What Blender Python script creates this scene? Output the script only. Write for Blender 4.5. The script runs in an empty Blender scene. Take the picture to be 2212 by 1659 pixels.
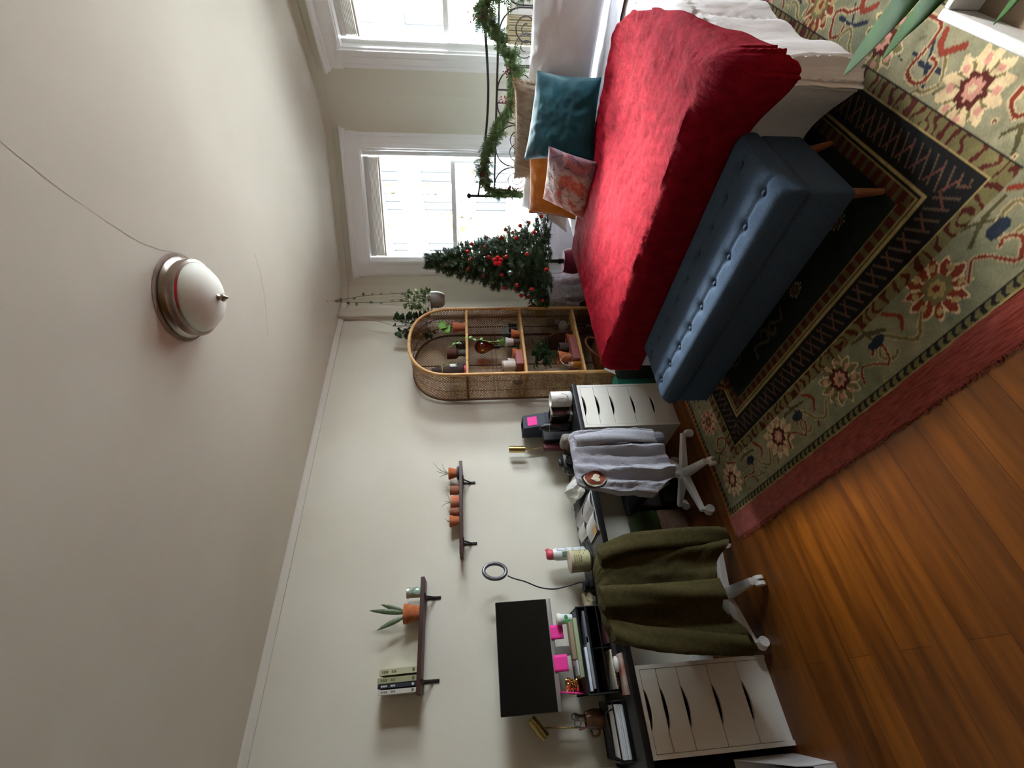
import bpy, bmesh, math, random
import numpy as np
from mathutils import Vector, Matrix, noise
random.seed(7)
S = bpy.context.scene
COL = S.collection
pi = math.pi

# ------------------------------------------------------------------ materials
def lin(h):
    if isinstance(h, str):
        h = h.lstrip('#'); h = [int(h[i:i+2], 16)/255 for i in (0, 2, 4)]
        return tuple(x/12.92 if x <= .04045 else ((x+.055)/1.055)**2.4 for x in h)
    return tuple(h)
MATS = {}
def mat(name, col='#808080', rough=.6, metal=0, col2=None, nscale=8, ndetail=4, stretch=(1, 1, 1), bump=0, bscale=60,
        trans=0, sheen=0, coat=0, alpha=1, ior=1.45, lo=.35, hi=.65, emit=None, spec=None):
    if name in MATS: return MATS[name]
    m = bpy.data.materials.new(name); m.use_nodes = True; MATS[name] = m
    nt = m.node_tree; n = nt.nodes; l = nt.links; p = n['Principled BSDF']
    p.inputs['Base Color'].default_value = (*lin(col), 1)
    p.inputs['Roughness'].default_value = rough; p.inputs['Metallic'].default_value = metal
    p.inputs['Transmission Weight'].default_value = trans; p.inputs['IOR'].default_value = ior
    if spec is None and (sheen or rough >= .85): spec = .12
    if spec is not None: p.inputs['Specular IOR Level'].default_value = spec
    if sheen:
        p.inputs['Sheen Weight'].default_value = sheen; p.inputs['Sheen Roughness'].default_value = .4
    if coat: p.inputs['Coat Weight'].default_value = coat; p.inputs['Coat Roughness'].default_value = .15
    p.inputs['Alpha'].default_value = alpha
    tc = n.new('ShaderNodeTexCoord'); mp = n.new('ShaderNodeMapping')
    l.new(tc.outputs['Object'], mp.inputs['Vector']); mp.inputs['Scale'].default_value = stretch
    if col2:
        t = n.new('ShaderNodeTexNoise'); t.inputs['Scale'].default_value = nscale; t.inputs['Detail'].default_value = ndetail
        l.new(mp.outputs[0], t.inputs['Vector'])
        r = n.new('ShaderNodeValToRGB'); r.color_ramp.elements[0].position = lo; r.color_ramp.elements[1].position = hi
        r.color_ramp.elements[0].color = (*lin(col), 1); r.color_ramp.elements[1].color = (*lin(col2), 1)
        l.new(t.outputs['Fac'], r.inputs['Fac']); l.new(r.outputs['Color'], p.inputs['Base Color'])
    if bump:
        t2 = n.new('ShaderNodeTexNoise'); t2.inputs['Scale'].default_value = bscale; t2.inputs['Detail'].default_value = 5
        l.new(mp.outputs[0], t2.inputs['Vector'])
        b = n.new('ShaderNodeBump'); b.inputs['Strength'].default_value = bump; b.inputs['Distance'].default_value = .01
        l.new(t2.outputs['Fac'], b.inputs['Height']); l.new(b.outputs['Normal'], p.inputs['Normal'])
    if emit:
        p.inputs['Emission Color'].default_value = (*lin(emit[0]), 1); p.inputs['Emission Strength'].default_value = emit[1]
    return m
def vmat(name, rough=.9, bump=.3, bscale=300, sheen=.2):
    m = mat(name, rough=rough, bump=bump, bscale=bscale, sheen=sheen)
    n = m.node_tree.nodes; a = n.new('ShaderNodeVertexColor'); a.layer_name = 'Col'
    m.node_tree.links.new(a.outputs['Color'], n['Principled BSDF'].inputs['Base Color'])
    return m

# ------------------------------------------------------------------ mesh builder
def V(*a): return Vector(a)
class B:
    def __init__(s): s.v = []; s.f = []; s.sm = []; s.vc = None
    def add(s, vs, fs, smooth=False):
        o = len(s.v); s.v += [tuple(v) for v in vs]; s.f += [tuple(i+o for i in f) for f in fs]; s.sm += [smooth]*len(fs); return s
    def box(s, x0, y0, z0, x1, y1, z1, bev=0, M=None):
        x0, x1 = min(x0, x1), max(x0, x1); y0, y1 = min(y0, y1), max(y0, y1); z0, z1 = min(z0, z1), max(z0, z1)
        if bev:
            bm = bmesh.new(); bmesh.ops.create_cube(bm, size=1)
            for v in bm.verts: v.co = Vector(((v.co.x+.5)*(x1-x0)+x0, (v.co.y+.5)*(y1-y0)+y0, (v.co.z+.5)*(z1-z0)+z0))
            bmesh.ops.bevel(bm, geom=bm.edges[:], offset=min(bev, .49*min(x1-x0, y1-y0, z1-z0)), segments=3, affect='EDGES', profile=.5)
            bm.verts.index_update(); vs = [v.co.copy() for v in bm.verts]; fs = [[v.index for v in f.verts] for f in bm.faces]; bm.free()
            if M: vs = [M @ v for v in vs]
            return s.add(vs, fs, True)
        vs = [Vector((x, y, z)) for x in (x0, x1) for y in (y0, y1) for z in (z0, z1)]
        if M: vs = [M @ v for v in vs]
        return s.add(vs, [(0, 1, 3, 2), (4, 6, 7, 5), (0, 4, 5, 1), (2, 3, 7, 6), (0, 2, 6, 4), (1, 5, 7, 3)])
    def prism(s, poly, d, M=None):   # poly: list of 3D points (planar), d: extrusion vector
        n = len(poly); vs = [Vector(p) for p in poly]+[Vector(p)+Vector(d) for p in poly]
        if M: vs = [M @ v for v in vs]
        return s.add(vs, [tuple(range(n))[::-1], tuple(range(n, 2*n))]+[(i, (i+1) % n, (i+1) % n+n, i+n) for i in range(n)])
    def lathe(s, prof, c=(0, 0, 0), seg=32, axis=None, caps=True, sx=1, sy=1):
        c = Vector(c); q = Vector((0, 0, 1)).rotation_difference(Vector(axis)) if axis else None
        vs = []
        for r, z in prof:
            for i in range(seg):
                a = 2*pi*i/seg; p = Vector((r*math.cos(a)*sx, r*math.sin(a)*sy, z))
                if q: p = q @ p
                vs.append(c+p)
        fs = []
        for j in range(len(prof)-1):
            for i in range(seg):
                k = (i+1) % seg; fs.append((j*seg+i, j*seg+k, (j+1)*seg+k, (j+1)*seg+i))
        if caps: fs.append(tuple(range(seg))[::-1]); fs.append(tuple((len(prof)-1)*seg+i for i in range(seg)))
        return s.add(vs, fs, True)
    def cyl(s, a, b, r, r2=None, seg=16):
        a = Vector(a); b = Vector(b); L = (b-a).length; return s.lathe([(r, 0), (r if r2 is None else r2, L)], a, seg, (b-a))
    def tube(s, pts, r, seg=8, closed=False):
        pts = [Vector(p) for p in pts]; n = len(pts); vs = []; up = None
        for i, p in enumerate(pts):
            if closed: t = pts[(i+1) % n]-pts[i-1]
            else: t = pts[min(i+1, n-1)]-pts[max(i-1, 0)]
            if t.length < 1e-9: t = Vector((0, 0, 1))
            t.normalize()
            if up is None: up = t.orthogonal().normalized()
            up = (up-t*up.dot(t)); up = up.normalized() if up.length > 1e-6 else t.orthogonal().normalized()
            w = t.cross(up); rr = r[i] if isinstance(r, (list, tuple)) else r
            for k in range(seg):
                a = 2*pi*k/seg; vs.append(p+(up*math.cos(a)+w*math.sin(a))*rr)
        fs = []
        for j in range(n if closed else n-1):
            j2 = (j+1) % n
            for k in range(seg):
                k2 = (k+1) % seg; fs.append((j*seg+k, j*seg+k2, j2*seg+k2, j2*seg+k))
        if not closed: fs.append(tuple(range(seg))[::-1]); fs.append(tuple((n-1)*seg+k for k in range(seg)))
        return s.add(vs, fs, True)
    def ball(s, c, r, seg=12, sc=(1, 1, 1)):
        vs = []; fs = []; R = seg//2
        for j in range(R+1):
            t = pi*j/R
            for i in range(seg):
                a = 2*pi*i/seg; vs.append((c[0]+r*sc[0]*math.sin(t)*math.cos(a), c[1]+r*sc[1]*math.sin(t)*math.sin(a), c[2]-r*sc[2]*math.cos(t)))
        for j in range(R):
            for i in range(seg):
                k = (i+1) % seg; fs.append((j*seg+i, j*seg+k, (j+1)*seg+k, (j+1)*seg+i))
        return s.add(vs, fs, True)
    def grid(s, fn, nu, nv, closed_u=False):
        vs = [fn(i/(nu if closed_u else nu-1), j/(nv-1)) for j in range(nv) for i in range(nu)]; fs = []
        for j in range(nv-1):
            for i in range(nu if closed_u else nu-1):
                k = (i+1) % nu; fs.append((j*nu+i, j*nu+k, (j+1)*nu+k, (j+1)*nu+i))
        return s.add(vs, fs, True)
    def leaf(s, base, tip, width, droop=0., fold=.25, n=7, shape=1.0, nrm=(0, 0, 1), thick=0):
        base = Vector(base); tip = Vector(tip); d = tip-base; L = d.length; t = d.normalized(); up = Vector(nrm)
        w = t.cross(up); w = w.normalized() if w.length > 1e-5 else t.orthogonal().normalized(); up = w.cross(t)
        vs = []; fs = []
        for i in range(n+1):
            u = i/n; p = base+d*u+Vector((0, 0, 1))*(droop*4*u*(1-u)); ww = width*.5*(math.sin(pi*min(1, u**shape*.98+.02)))**.8+.0006
            vs += [p-w*ww+up*ww*fold, p, p+w*ww+up*ww*fold]
        for i in range(n):
            a = i*3; fs += [(a, a+1, a+4, a+3), (a+1, a+2, a+5, a+4)]
        return s.add(vs, fs, True)
def obj(name, b, m, parent=None, mod=None):
    me = bpy.data.meshes.new(name)
    off = Vector(parent['_w']) if parent is not None else None
    vs = b.v
    o = bpy.data.objects.new(name, me)
    if parent is None:
        a = np.array(vs); off = Vector(((a[:, 0].min()+a[:, 0].max())/2, (a[:, 1].min()+a[:, 1].max())/2, a[:, 2].min()))
        o.location = off; o['_w'] = tuple(off)
    else:
        o.parent = parent; o['_w'] = tuple(off)
    me.from_pydata([(v[0]-off[0], v[1]-off[1], v[2]-off[2]) for v in vs], [], b.f)
    me.polygons.foreach_set('use_smooth', b.sm)
    if b.vc is not None:
        ca = me.color_attributes.new('Col', 'FLOAT_COLOR', 'POINT'); ca.data.foreach_set('color', np.asarray(b.vc, dtype=np.float32).ravel())
    me.materials.append(m); me.update(); COL.objects.link(o)
    if mod == 'solid' or (isinstance(mod, tuple) and mod[0] == 'solid'):
        q = o.modifiers.new('s', 'SOLIDIFY'); q.thickness = mod[1] if isinstance(mod, tuple) else .003; q.offset = 0
    if any(b.sm):
        try: me.set_sharp_from_angle(angle=math.radians(42))
        except Exception: pass
    return o
def thing(name, label, cat, loc, group=None):
    o = bpy.data.objects.new(name, None); o.location = loc; o['_w'] = tuple(loc); o['label'] = label; o['category'] = cat
    o.empty_display_size = .05
    if group: o['group'] = group
    COL.objects.link(o); return o
def tag(o, label, cat, group=None, kind=None):
    o['label'] = label; o['category'] = cat
    if group: o['group'] = group
    if kind: o['kind'] = kind
    return o
def struct(name, b, m, parent=None, label=None):
    o = obj(name, b, m, parent)
    if parent is None: o['kind'] = 'structure'
    if label: o['label'] = label
    return o
def fbm(x, y, z=0, o=4): return noise.fractal(Vector((x, y, z)), 1., 2., o)
def lerp(a, b, t): return a+(b-a)*t
def interp(x, tab):
    if x <= tab[0][0]: return tab[0][1]
    for (a, p), (b, q) in zip(tab, tab[1:]):
        if x <= b:
            t = (x-a)/(b-a); t = t*t*(3-2*t)*.5+t*.5; return p+(q-p)*t
    return tab[-1][1]
def catmull(pts, n=8):
    pts = [Vector(p) for p in pts]; out = []
    P = [pts[0]*2-pts[1]]+pts+[pts[-1]*2-pts[-2]]
    for i in range(1, len(P)-2):
        for k in range(n):
            t = k/n; a, b, c, d = P[i-1:i+3]
            out.append(.5*((2*b)+(c-a)*t+(2*a-5*b+4*c-d)*t*t+(-a+3*b-3*c+d)*t**3))
    out.append(pts[-1]); return out

# palette
wall_m = mat('wall_paint', '#d6d1c1', .75, col2='#dcd8ca', nscale=1.5, bump=.12, bscale=22)
bay_m = mat('bay_paint', '#dbdacb', .7, bump=.1, bscale=22)
ceil_m = mat('ceiling_paint', '#dbd7c9', .85, col2='#d2cdbe', nscale=.9, bump=.12, bscale=10)
trim_m = mat('white_gloss_trim', '#eef0f0', .35, bump=.02, bscale=30)
white_m = mat('white_lacquer', '#eae8e0', .38)
whitepl = mat('white_plastic', '#e4e2de', .35)
black_m = mat('black_metal', '#101011', .45)
iron_m = mat('dark_iron', '#34302f', .45, metal=.5, bump=.1, bscale=80)
desk_m = mat('black_desk_laminate', '#1d1e20', .42, bump=.05, bscale=200)
terra = mat('terracotta', '#b0623c', .85, col2='#c27a55', nscale=25, bump=.1, bscale=90)
terra2 = mat('aged_terracotta', '#8e5c48', .9, col2='#a06e58', nscale=30, bump=.15, bscale=90)
soil_m = mat('soil', '#2a1d14', 1, bump=.6, bscale=120)
green_m = mat('leaf_green', '#3c5c34', .45, col2='#56793f', nscale=30)
dkgreen = mat('dark_leaf_green', '#1f3a22', .4, col2='#33552f', nscale=30)
ltgreen = mat('light_leaf_green', '#5f9a3a', .45, col2='#86b45a', nscale=40)
vargreen = mat('variegated_leaf', '#4c6a3c', .45, col2='#d8deb4', nscale=45, lo=.5, hi=.6)
brass = mat('brass', '#c2aa6c', .25, metal=1)
nickel = mat('brushed_nickel', '#b8aea2', .28, metal=1, col2='#8f857a', nscale=6)
pinkpaper = mat('pink_sticky_paper', '#f0389a', .7)
paper_m = mat('white_paper', '#dfe0e2', .8)
mesh_m = mat('black_wire_mesh', '#141415', .5, metal=.3)
rattan = mat('rattan', '#b98a52', .5, col2='#d0a569', nscale=30, stretch=(1, 1, .4), bump=.1, bscale=60)
weave_m = mat('woven_rattan', '#866038', .6, col2='#b08a55', nscale=40)
rattan_dk = mat('dark_rattan', '#5c3820', .5)
glass_pane = mat('window_glass')
nt = glass_pane.node_tree; nt.nodes.clear()
o_ = nt.nodes.new('ShaderNodeOutputMaterial'); tr = nt.nodes.new('ShaderNodeBsdfTransparent'); gl = nt.nodes.new('ShaderNodeBsdfGlossy')
mx = nt.nodes.new('ShaderNodeMixShader'); fr = nt.nodes.new('ShaderNodeFresnel'); gl.inputs['Roughness'].default_value = .02
tr.inputs['Color'].default_value = (.97, .98, .98, 1)
nt.links.new(fr.outputs[0], mx.inputs[0]); nt.links.new(tr.outputs[0], mx.inputs[1]); nt.links.new(gl.outputs[0], mx.inputs[2]); nt.links.new(mx.outputs[0], o_.inputs['Surface'])
def thin_glass(name, col, gloss=.12):
    m = bpy.data.materials.new(name); m.use_nodes = True; nt = m.node_tree; nt.nodes.clear()
    o_ = nt.nodes.new('ShaderNodeOutputMaterial'); tr = nt.nodes.new('ShaderNodeBsdfTransparent'); gl = nt.nodes.new('ShaderNodeBsdfGlossy')
    mx = nt.nodes.new('ShaderNodeMixShader'); mx.inputs[0].default_value = gloss; gl.inputs['Roughness'].default_value = .05
    tr.inputs['Color'].default_value = (*lin(col), 1)
    nt.links.new(tr.outputs[0], mx.inputs[1]); nt.links.new(gl.outputs[0], mx.inputs[2]); nt.links.new(mx.outputs[0], o_.inputs['Surface']); return m
clear_gl = thin_glass('clear_glass', '#dfe6e2'); smoke_gl = thin_glass('smoked_glass', '#7d7378', .15); green_gl = thin_glass('green_plastic', '#7fb58c', .1); amber_gl = thin_glass('amber_glass', '#c08a50', .12)

# ------------------------------------------------------------------ room shell
H = 2.775
XR, YB = 4.30, -4.4
bay = [(0, 3.50), (.10, 3.645), (.175, 3.715), (1.235, 4.508), (1.33, 4.52), (1.55, 4.53), (1.76, 4.508), (3.10, 4.36), (3.30, 4.26), (4.05, 3.66), (4.30, 3.45)]
# floor with planks running along y
fm = mat('floorboards', rough=.3)
nt = fm.node_tree; n = nt.nodes; l = nt.links; p = n['Principled BSDF']
tc = n.new('ShaderNodeTexCoord'); mp = n.new('ShaderNodeMapping'); mp.inputs['Rotation'].default_value = (0, 0, pi/2)
l.new(tc.outputs['Object'], mp.inputs[0])
br = n.new('ShaderNodeTexBrick'); br.inputs['Scale'].default_value = 1; br.inputs['Brick Width'].default_value = 2.3; br.inputs['Row Height'].default_value = .135
br.inputs['Mortar Size'].default_value = .0016; br.inputs['Mortar Smooth'].default_value = .6; br.offset = .37
br.inputs['Color1'].default_value = (*lin('#7f490c'), 1); br.inputs['Color2'].default_value = (*lin('#6c3c0a'), 1); br.inputs['Mortar'].default_value = (*lin('#4a2208'), 1)
l.new(mp.outputs[0], br.inputs['Vector'])
m2 = n.new('ShaderNodeMapping'); m2.inputs['Scale'].default_value = (7, .5, 1); l.new(tc.outputs['Object'], m2.inputs[0])
nz = n.new('ShaderNodeTexNoise'); nz.inputs['Scale'].default_value = 3; nz.inputs['Detail'].default_value = 5; nz.inputs['Roughness'].default_value = .65; l.new(m2.outputs[0], nz.inputs['Vector'])
rp = n.new('ShaderNodeValToRGB'); rp.color_ramp.elements[0].position = .36; rp.color_ramp.elements[1].position = .66
rp.color_ramp.elements[0].color = (.55, .48, .42, 1); rp.color_ramp.elements[1].color = (1.18, 1.15, 1.0, 1)
l.new(nz.outputs['Fac'], rp.inputs[0])
mm = n.new('ShaderNodeMix'); mm.data_type = 'RGBA'; mm.blend_type = 'MULTIPLY'; mm.inputs[0].default_value = 1
l.new(br.outputs['Color'], mm.inputs[6]); l.new(rp.outputs[0], mm.inputs[7]); l.new(mm.outputs[2], p.inputs['Base Color'])
rr = n.new('ShaderNodeMapRange'); rr.inputs[3].default_value = .30; rr.inputs[4].default_value = .5; l.new(nz.outputs['Fac'], rr.inputs[0]); l.new(rr.outputs[0], p.inputs['Roughness'])
poly = [(0, YB)]+bay+[(XR, YB)]
b = B(); b.prism([(x, y, -.12) for x, y in poly][::-1], (0, 0, .12)); o = struct('floor', b, fm)
o['label'] = 'orange brown polished floorboards'
b = B(); b.prism([(x, y, H) for x, y in poly][::-1], (0, 0, .15)); struct('ceiling', b, ceil_m)
b = B(); b.box(-.15, YB-.15, 0, 0, 3.50, H); struct('wall_left', b, wall_m)
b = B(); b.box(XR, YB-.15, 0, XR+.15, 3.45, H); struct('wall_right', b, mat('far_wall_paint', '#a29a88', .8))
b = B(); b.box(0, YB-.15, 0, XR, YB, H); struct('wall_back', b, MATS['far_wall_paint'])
# crown strip and baseboards
b = B(); b.prism([(0, YB, H-.045), (.012, YB, H-.045), (.03, YB, H-.012), (.03, YB, H), (0, YB, H)], (0, 3.5-YB, 0)); struct('trim_1', b, mat('crown_paint', '#d8d3c8', .6))
b = B(); b.box(0, YB, 0, .018, 3.48, .14); struct('baseboard_left', b, trim_m)
b = B(); b.box(XR-.018, YB, 0, XR, 3.4, .14); struct('baseboard_right', b, trim_m)

TH = .26  # bay wall thickness
def frame2(A, Bp):
    A = Vector((*A, 0)); Bp = Vector((*Bp, 0)); e = (Bp-A); L = e.length; e.normalize(); nn = Vector((-e.y, e.x, 0)); return A, e, nn, L
def segbox(b, A, e, nn, s0, s1, d0, d1, z0, z1):
    P = lambda s, d, z: A+e*s+nn*d+Vector((0, 0, z))
    vs = [P(s, d, z) for s in (s0, s1) for d in (d0, d1) for z in (z0, z1)]
    b.add(vs, [(0, 1, 3, 2), (4, 6, 7, 5), (0, 4, 5, 1), (2, 3, 7, 6), (0, 2, 6, 4), (1, 5, 7, 3)])
def bay_wall(name, pts):
    b = B()
    for p, q in zip(pts, pts[1:]):
        A, e, nn, L = frame2(p, q); segbox(b, A, e, nn, 0, L, 0, TH, 0, H)
    return struct(name, b, bay_m)
OZ0, OZ1 = .66, 2.49     # clear opening heights
def window_wall(name, wname, p, q, side, casing=.14, z0=OZ0):
    A, e, nn, L = frame2(p, q); s0 = side+casing; s1 = L-side-casing
    b = B()
    segbox(b, A, e, nn, 0, s0-.0, 0, TH, 0, H); segbox(b, A, e, nn, s1, L, 0, TH, 0, H)
    segbox(b, A, e, nn, s0, s1, 0, TH, OZ1, H); segbox(b, A, e, nn, s0, s1, 0, TH, 0, z0)
    struct(name, b, bay_m)
    c = A+e*(L/2); w = bpy.data.objects.new(wname, None); w.location = (c.x, c.y, z0); w['_w'] = (c.x, c.y, z0); w['kind'] = 'structure'; COL.objects.link(w)
    b = B()  # casing boards with stepped mouldings
    for sgn, sA in ((1, s0), (-1, s1)):
        for k, (w0, w1, dd) in enumerate(((0, .022, .040), (.022, .05, .022), (.05, .062, .03), (.062, .105, .018), (.105, .118, .026), (.118, .14, .012))):
            a_, b_ = sA-sgn*w0, sA-sgn*w1; segbox(b, A, e, nn, min(a_, b_), max(a_, b_), -dd, 0, .14, OZ1+.02)
    segbox(b, A, e, nn, s0-.14, s1+.14, -.03, 0, OZ1, OZ1+.03); segbox(b, A, e, nn, s0-.145, s1+.145, -.022, 0, OZ1+.03, OZ1+.115)
    segbox(b, A, e, nn, s0-.16, s1+.16, -.05, 0, OZ1+.115, OZ1+.14); segbox(b, A, e, nn, s0-.17, s1+.17, -.068, 0, OZ1+.14, OZ1+.16)
    obj('window_casing', b, trim_m, w)
    b = B(); segbox(b, A, e, nn, s0-.15, s1+.15, -.06, .10, z0-.035, z0); obj('window_sill', b, trim_m, w)
    b = B(); segbox(b, A, e, nn, s0, s1, -.004, 0, .12, z0-.035); segbox(b, A, e, nn, s0+.08, s1-.08, -.02, -.004, .2, z0-.1); segbox(b, A, e, nn, s0+.12, s1-.12, -.024, -.02, .24, z0-.14)
    obj('apron_panel', b, mat('apron_paint', '#dcd8de', .4), w)
    b = B()  # reveal lining
    segbox(b, A, e, nn, s0, s0+.012, -.01, TH, z0, OZ1); segbox(b, A, e, nn, s1-.012, s1, -.01, TH, z0, OZ1); segbox(b, A, e, nn, s0, s1, -.01, TH, OZ1-.012, OZ1)
    segbox(b, A, e, nn, s0+.012, s0+.04, .06, .08, z0, OZ1); segbox(b, A, e, nn, s1-.04, s1-.012, .06, .08, z0, OZ1)
    obj('reveal_lining', b, trim_m, w)
    zm = 1.60
    def sash(za, zb, d, fw, muntin=False):
        b = B(); a0, a1 = s0+.04, s1-.04
        segbox(b, A, e, nn, a0, a0+fw, d, d+.035, za, zb); segbox(b, A, e, nn, a1-fw, a1, d, d+.035, za, zb)
        segbox(b, A, e, nn, a0+fw, a1-fw, d, d+.035, za, za+fw*.9); segbox(b, A, e, nn, a0+fw, a1-fw, d, d+.035, zb-fw*.8, zb)
        if muntin: segbox(b, A, e, nn, (a0+a1)/2+.12, (a0+a1)/2+.14, d+.01, d+.025, za, zb)
        o = obj('sash', b, trim_m, w)
        b = B(); segbox(b, A, e, nn, a0+fw*.8, a1-fw*.8, d+.016, d+.02, za+fw*.7, zb-fw*.7); obj('pane', b, glass_pane, o)
    sash(zm-.03, OZ1-.012, .15, .045); sash(z0, zm+.03, .11, .05)
    # raised blind bundled at the head
    b = B(); segbox(b, A, e, nn, s0+.05, s1-.05, .085, .135, OZ1-.055, OZ1-.014)
    for k in range(7): segbox(b, A, e, nn, s0+.055, s1-.055, .088, .132, OZ1-.066-.0125*k, OZ1-.058-.0125*k)
    segbox(b, A, e, nn, s0+.05, s1-.05, .085, .135, OZ1-.165, OZ1-.148)
    obj('raised_blind', b, mat('blind_slats', '#cfccc4', .5), w)
    return A, e, nn, L, s0, s1
bay_wall('wall_bay_left', bay[0:3])
W2 = window_wall('wall_bay_window_left', 'window_2', bay[2], bay[3], -.0)
bay_wall('wall_bay_pier', bay[3:7])
W1 = window_wall('wall_bay_window_middle', 'window_1', bay[6], bay[7], -.0)
A, e, nn, L, s0, s1 = W1
T = bpy.data.objects.new('window_air_conditioner', None); c = A+e*(s0+.45); T.location = (c.x, c.y, OZ0); T['_w'] = tuple(T.location); T['label'] = 'white window air conditioner with beige pleated side panels behind the headboard'; T['category'] = 'air conditioner'; COL.objects.link(T)
b = B(); segbox(b, A, e, nn, s0+.30, s1-.22, -.05, .10, OZ0, 1.10); obj('housing', b, whitepl, T)
b = B()
for k in range(9): segbox(b, A, e, nn, s0+.335, s1-.255, -.054, -.05, OZ0+.05+k*.025, OZ0+.063+k*.025)
obj('grille', b, mat('grille_grey', '#8c8c8a', .5), T)
for sa, sb in ((s0+.045, s0+.30), (s1-.22, s1-.045)):
    b = B(); n_ = 14
    for k in range(n_): segbox(b, A, e, nn, lerp(sa, sb, k/n_), lerp(sa, sb, (k+.62)/n_), .072-.01*(k % 2), .10, OZ0+.02, 1.09)
    segbox(b, A, e, nn, sa, sb, .088, .10, OZ0, 1.11); obj('pleated_panel', b, mat('pleated_beige', '#cbbf9f', .6), T)
bay_wall('wall_bay_pier_right', bay[7:9])
W3 = window_wall('wall_bay_window_right', 'window_3', bay[8], bay[9], -.0)
bay_wall('wall_bay_right', bay[9:11])
# plaster cove line following the bay ceiling
b = B()
for p_, q_ in zip(bay, bay[1:]):
    A, e, nn, L = frame2(p_, q_); segbox(b, A, e, nn, -.004, L+.004, -.02, 0, H-.05, H)
struct('trim_2', b, bay_m)
# boxed pipe in the left corner
b = B(); b.box(0, 3.24, 0, .055, 3.36, H-.0, .012); struct('trim_3', b, mat('pipe_cover_paint', '#c5bcac', .7))

# ------------------------------------------------------------------ outside
b = B(); b.box(-40, 5.5, -4.2, 40, 40, -4.0); struct('ground', b, mat('street', '#8a8a88', .9))
fac = thing('apartment_building', 'pale stone apartment facade across the street seen through the windows', 'building', (-5, 16, -4))
stone = mat('pale_stone', '#efeee9', .9, bump=.3, bscale=6)
n = stone.node_tree.nodes; l = stone.node_tree.links; vo = n.new('ShaderNodeTexVoronoi'); vo.inputs['Scale'].default_value = 6; nz = n.new('ShaderNodeTexNoise'); nz.inputs['Scale'].default_value = .7
rp = n.new('ShaderNodeValToRGB'); rp.color_ramp.elements[0].position = .50; rp.color_ramp.elements[1].position = .56; ad = n.new('ShaderNodeMix'); ad.data_type = 'RGBA'
tcn = n.new('ShaderNodeTexCoord'); l.new(tcn.outputs['Object'], vo.inputs['Vector']); l.new(tcn.outputs['Object'], nz.inputs['Vector']); l.new(nz.outputs['Fac'], rp.inputs[0])
rp2 = n.new('ShaderNodeValToRGB'); rp2.color_ramp.elements[0].color = (*lin('#d2cab4'), 1); rp2.color_ramp.elements[1].color = (*lin('#2e2a20'), 1); rp2.color_ramp.elements[1].position = .75
l.new(vo.outputs['Distance'], rp2.inputs[0]); l.new(rp.outputs[0], ad.inputs[0]); ad.inputs[6].default_value = (*lin('#d8d7d3'), 1); l.new(rp2.outputs[0], ad.inputs[7]); l.new(ad.outputs[2], n['Principled BSDF'].inputs['Base Color'])
b = B(); b.box(-22, 16, -4, 2.2, 16.3, 5.7); obj('facade_wall', b, stone, fac)
for x in (-14.2, -11.2, -8.15, -6.27, -5.1, -3.0, -.8, 1.4):
    for z0, z1 in ((4.0, 4.55), (2.05, 3.1), (-.05, 1.1)):
        b = B(); w_ = .30
        b.box(x-w_-.05, 15.94, z0-.06, x+w_+.05, 16.02, z0); b.box(x-w_-.05, 15.94, z1, x+w_+.05, 16.02, z1+.05)
        for xx in (x-w_-.05, x-.015, x+w_): b.box(xx, 15.95, z0, xx+.045, 16.02, z1)
        f_ = obj('window_frame', b, mat('facade_window_frame', '#202224', .6), fac)
        b = B(); b.box(x-w_, 15.985, z0, x+w_, 15.995, z1); obj('pane', b, mat('facade_pane', '#262c30', .6), f_)
b = B(); b.box(-9.6, 15.3, -4, -7.0, 15.5, .2); b.box(-7.0, 15.86, -4, -6.9, 16, 5)
obj('stair_wall', b, stone, fac)

# ------------------------------------------------------------------ rug (pattern woven from numpy)
RX0, RX1, RY0, RY1 = .785, 2.935, .795, 3.75
st = .005
nx = int((RX1-RX0)/st)+1; ny = int((RY1-RY0)/st)+1
xs = np.linspace(RX0, RX1, nx); ys = np.linspace(RY0, RY1, ny); GX, GY = np.meshgrid(xs, ys)
def L3(h): return np.array(lin(h))
sage = L3('#8a8266'); sage2 = L3('#74745a'); olive = L3('#6e6540'); blk = L3('#1d1b1a'); gold = L3('#a08a58'); red = L3('#7c3222'); dred = L3('#4e2018'); cream = L3('#c6ac84'); pinkc = L3('#b98270'); navy = L3('#262c38'); dgreen = L3('#1e241c')
C0 = np.zeros((ny, nx, 3)); C0[:] = sage
rng = np.random.default_rng(3)
def blurn(sc, seed):
    r = np.random.default_rng(seed); gx = r.standard_normal((int((RY1-RY0)/sc)+3, int((RX1-RX0)/sc)+3)); u = (GX-RX0)/sc; v = (GY-RY0)/sc
    iu = u.astype(int); iv = v.astype(int); fu = u-iu; fv = v-iv; fu = fu*fu*(3-2*fu); fv = fv*fv*(3-2*fv)
    return (gx[iv, iu]*(1-fu)+gx[iv, iu+1]*fu)*(1-fv)+(gx[iv+1, iu]*(1-fu)+gx[iv+1, iu+1]*fu)*fv
N1 = blurn(.12, 1); N2 = blurn(.03, 2); N3 = blurn(.3, 5)
def put(mask, col, a=1.):
    C0[mask] = C0[mask]*(1-a)+col*a
wx = GX+.0025*N2; wy = GY+.0025*np.roll(N2, 50, 0)
C0 += (sage2-sage)*np.clip(.5+.5*N1, 0, 1)[..., None]
dE = np.minimum(np.minimum(GX-RX0, RX1-GX), np.minimum(GY-RY0, RY1-GY))      # distance to the edge
along = np.where(np.minimum(GX-RX0, RX1-GX) < np.minimum(GY-RY0, RY1-GY), GY, GX)
def ring(c, r0, r1, asp=1.): d = np.hypot(wx-c[0], (wy-c[1])*asp); return (d >= r0) & (d < r1)
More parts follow.
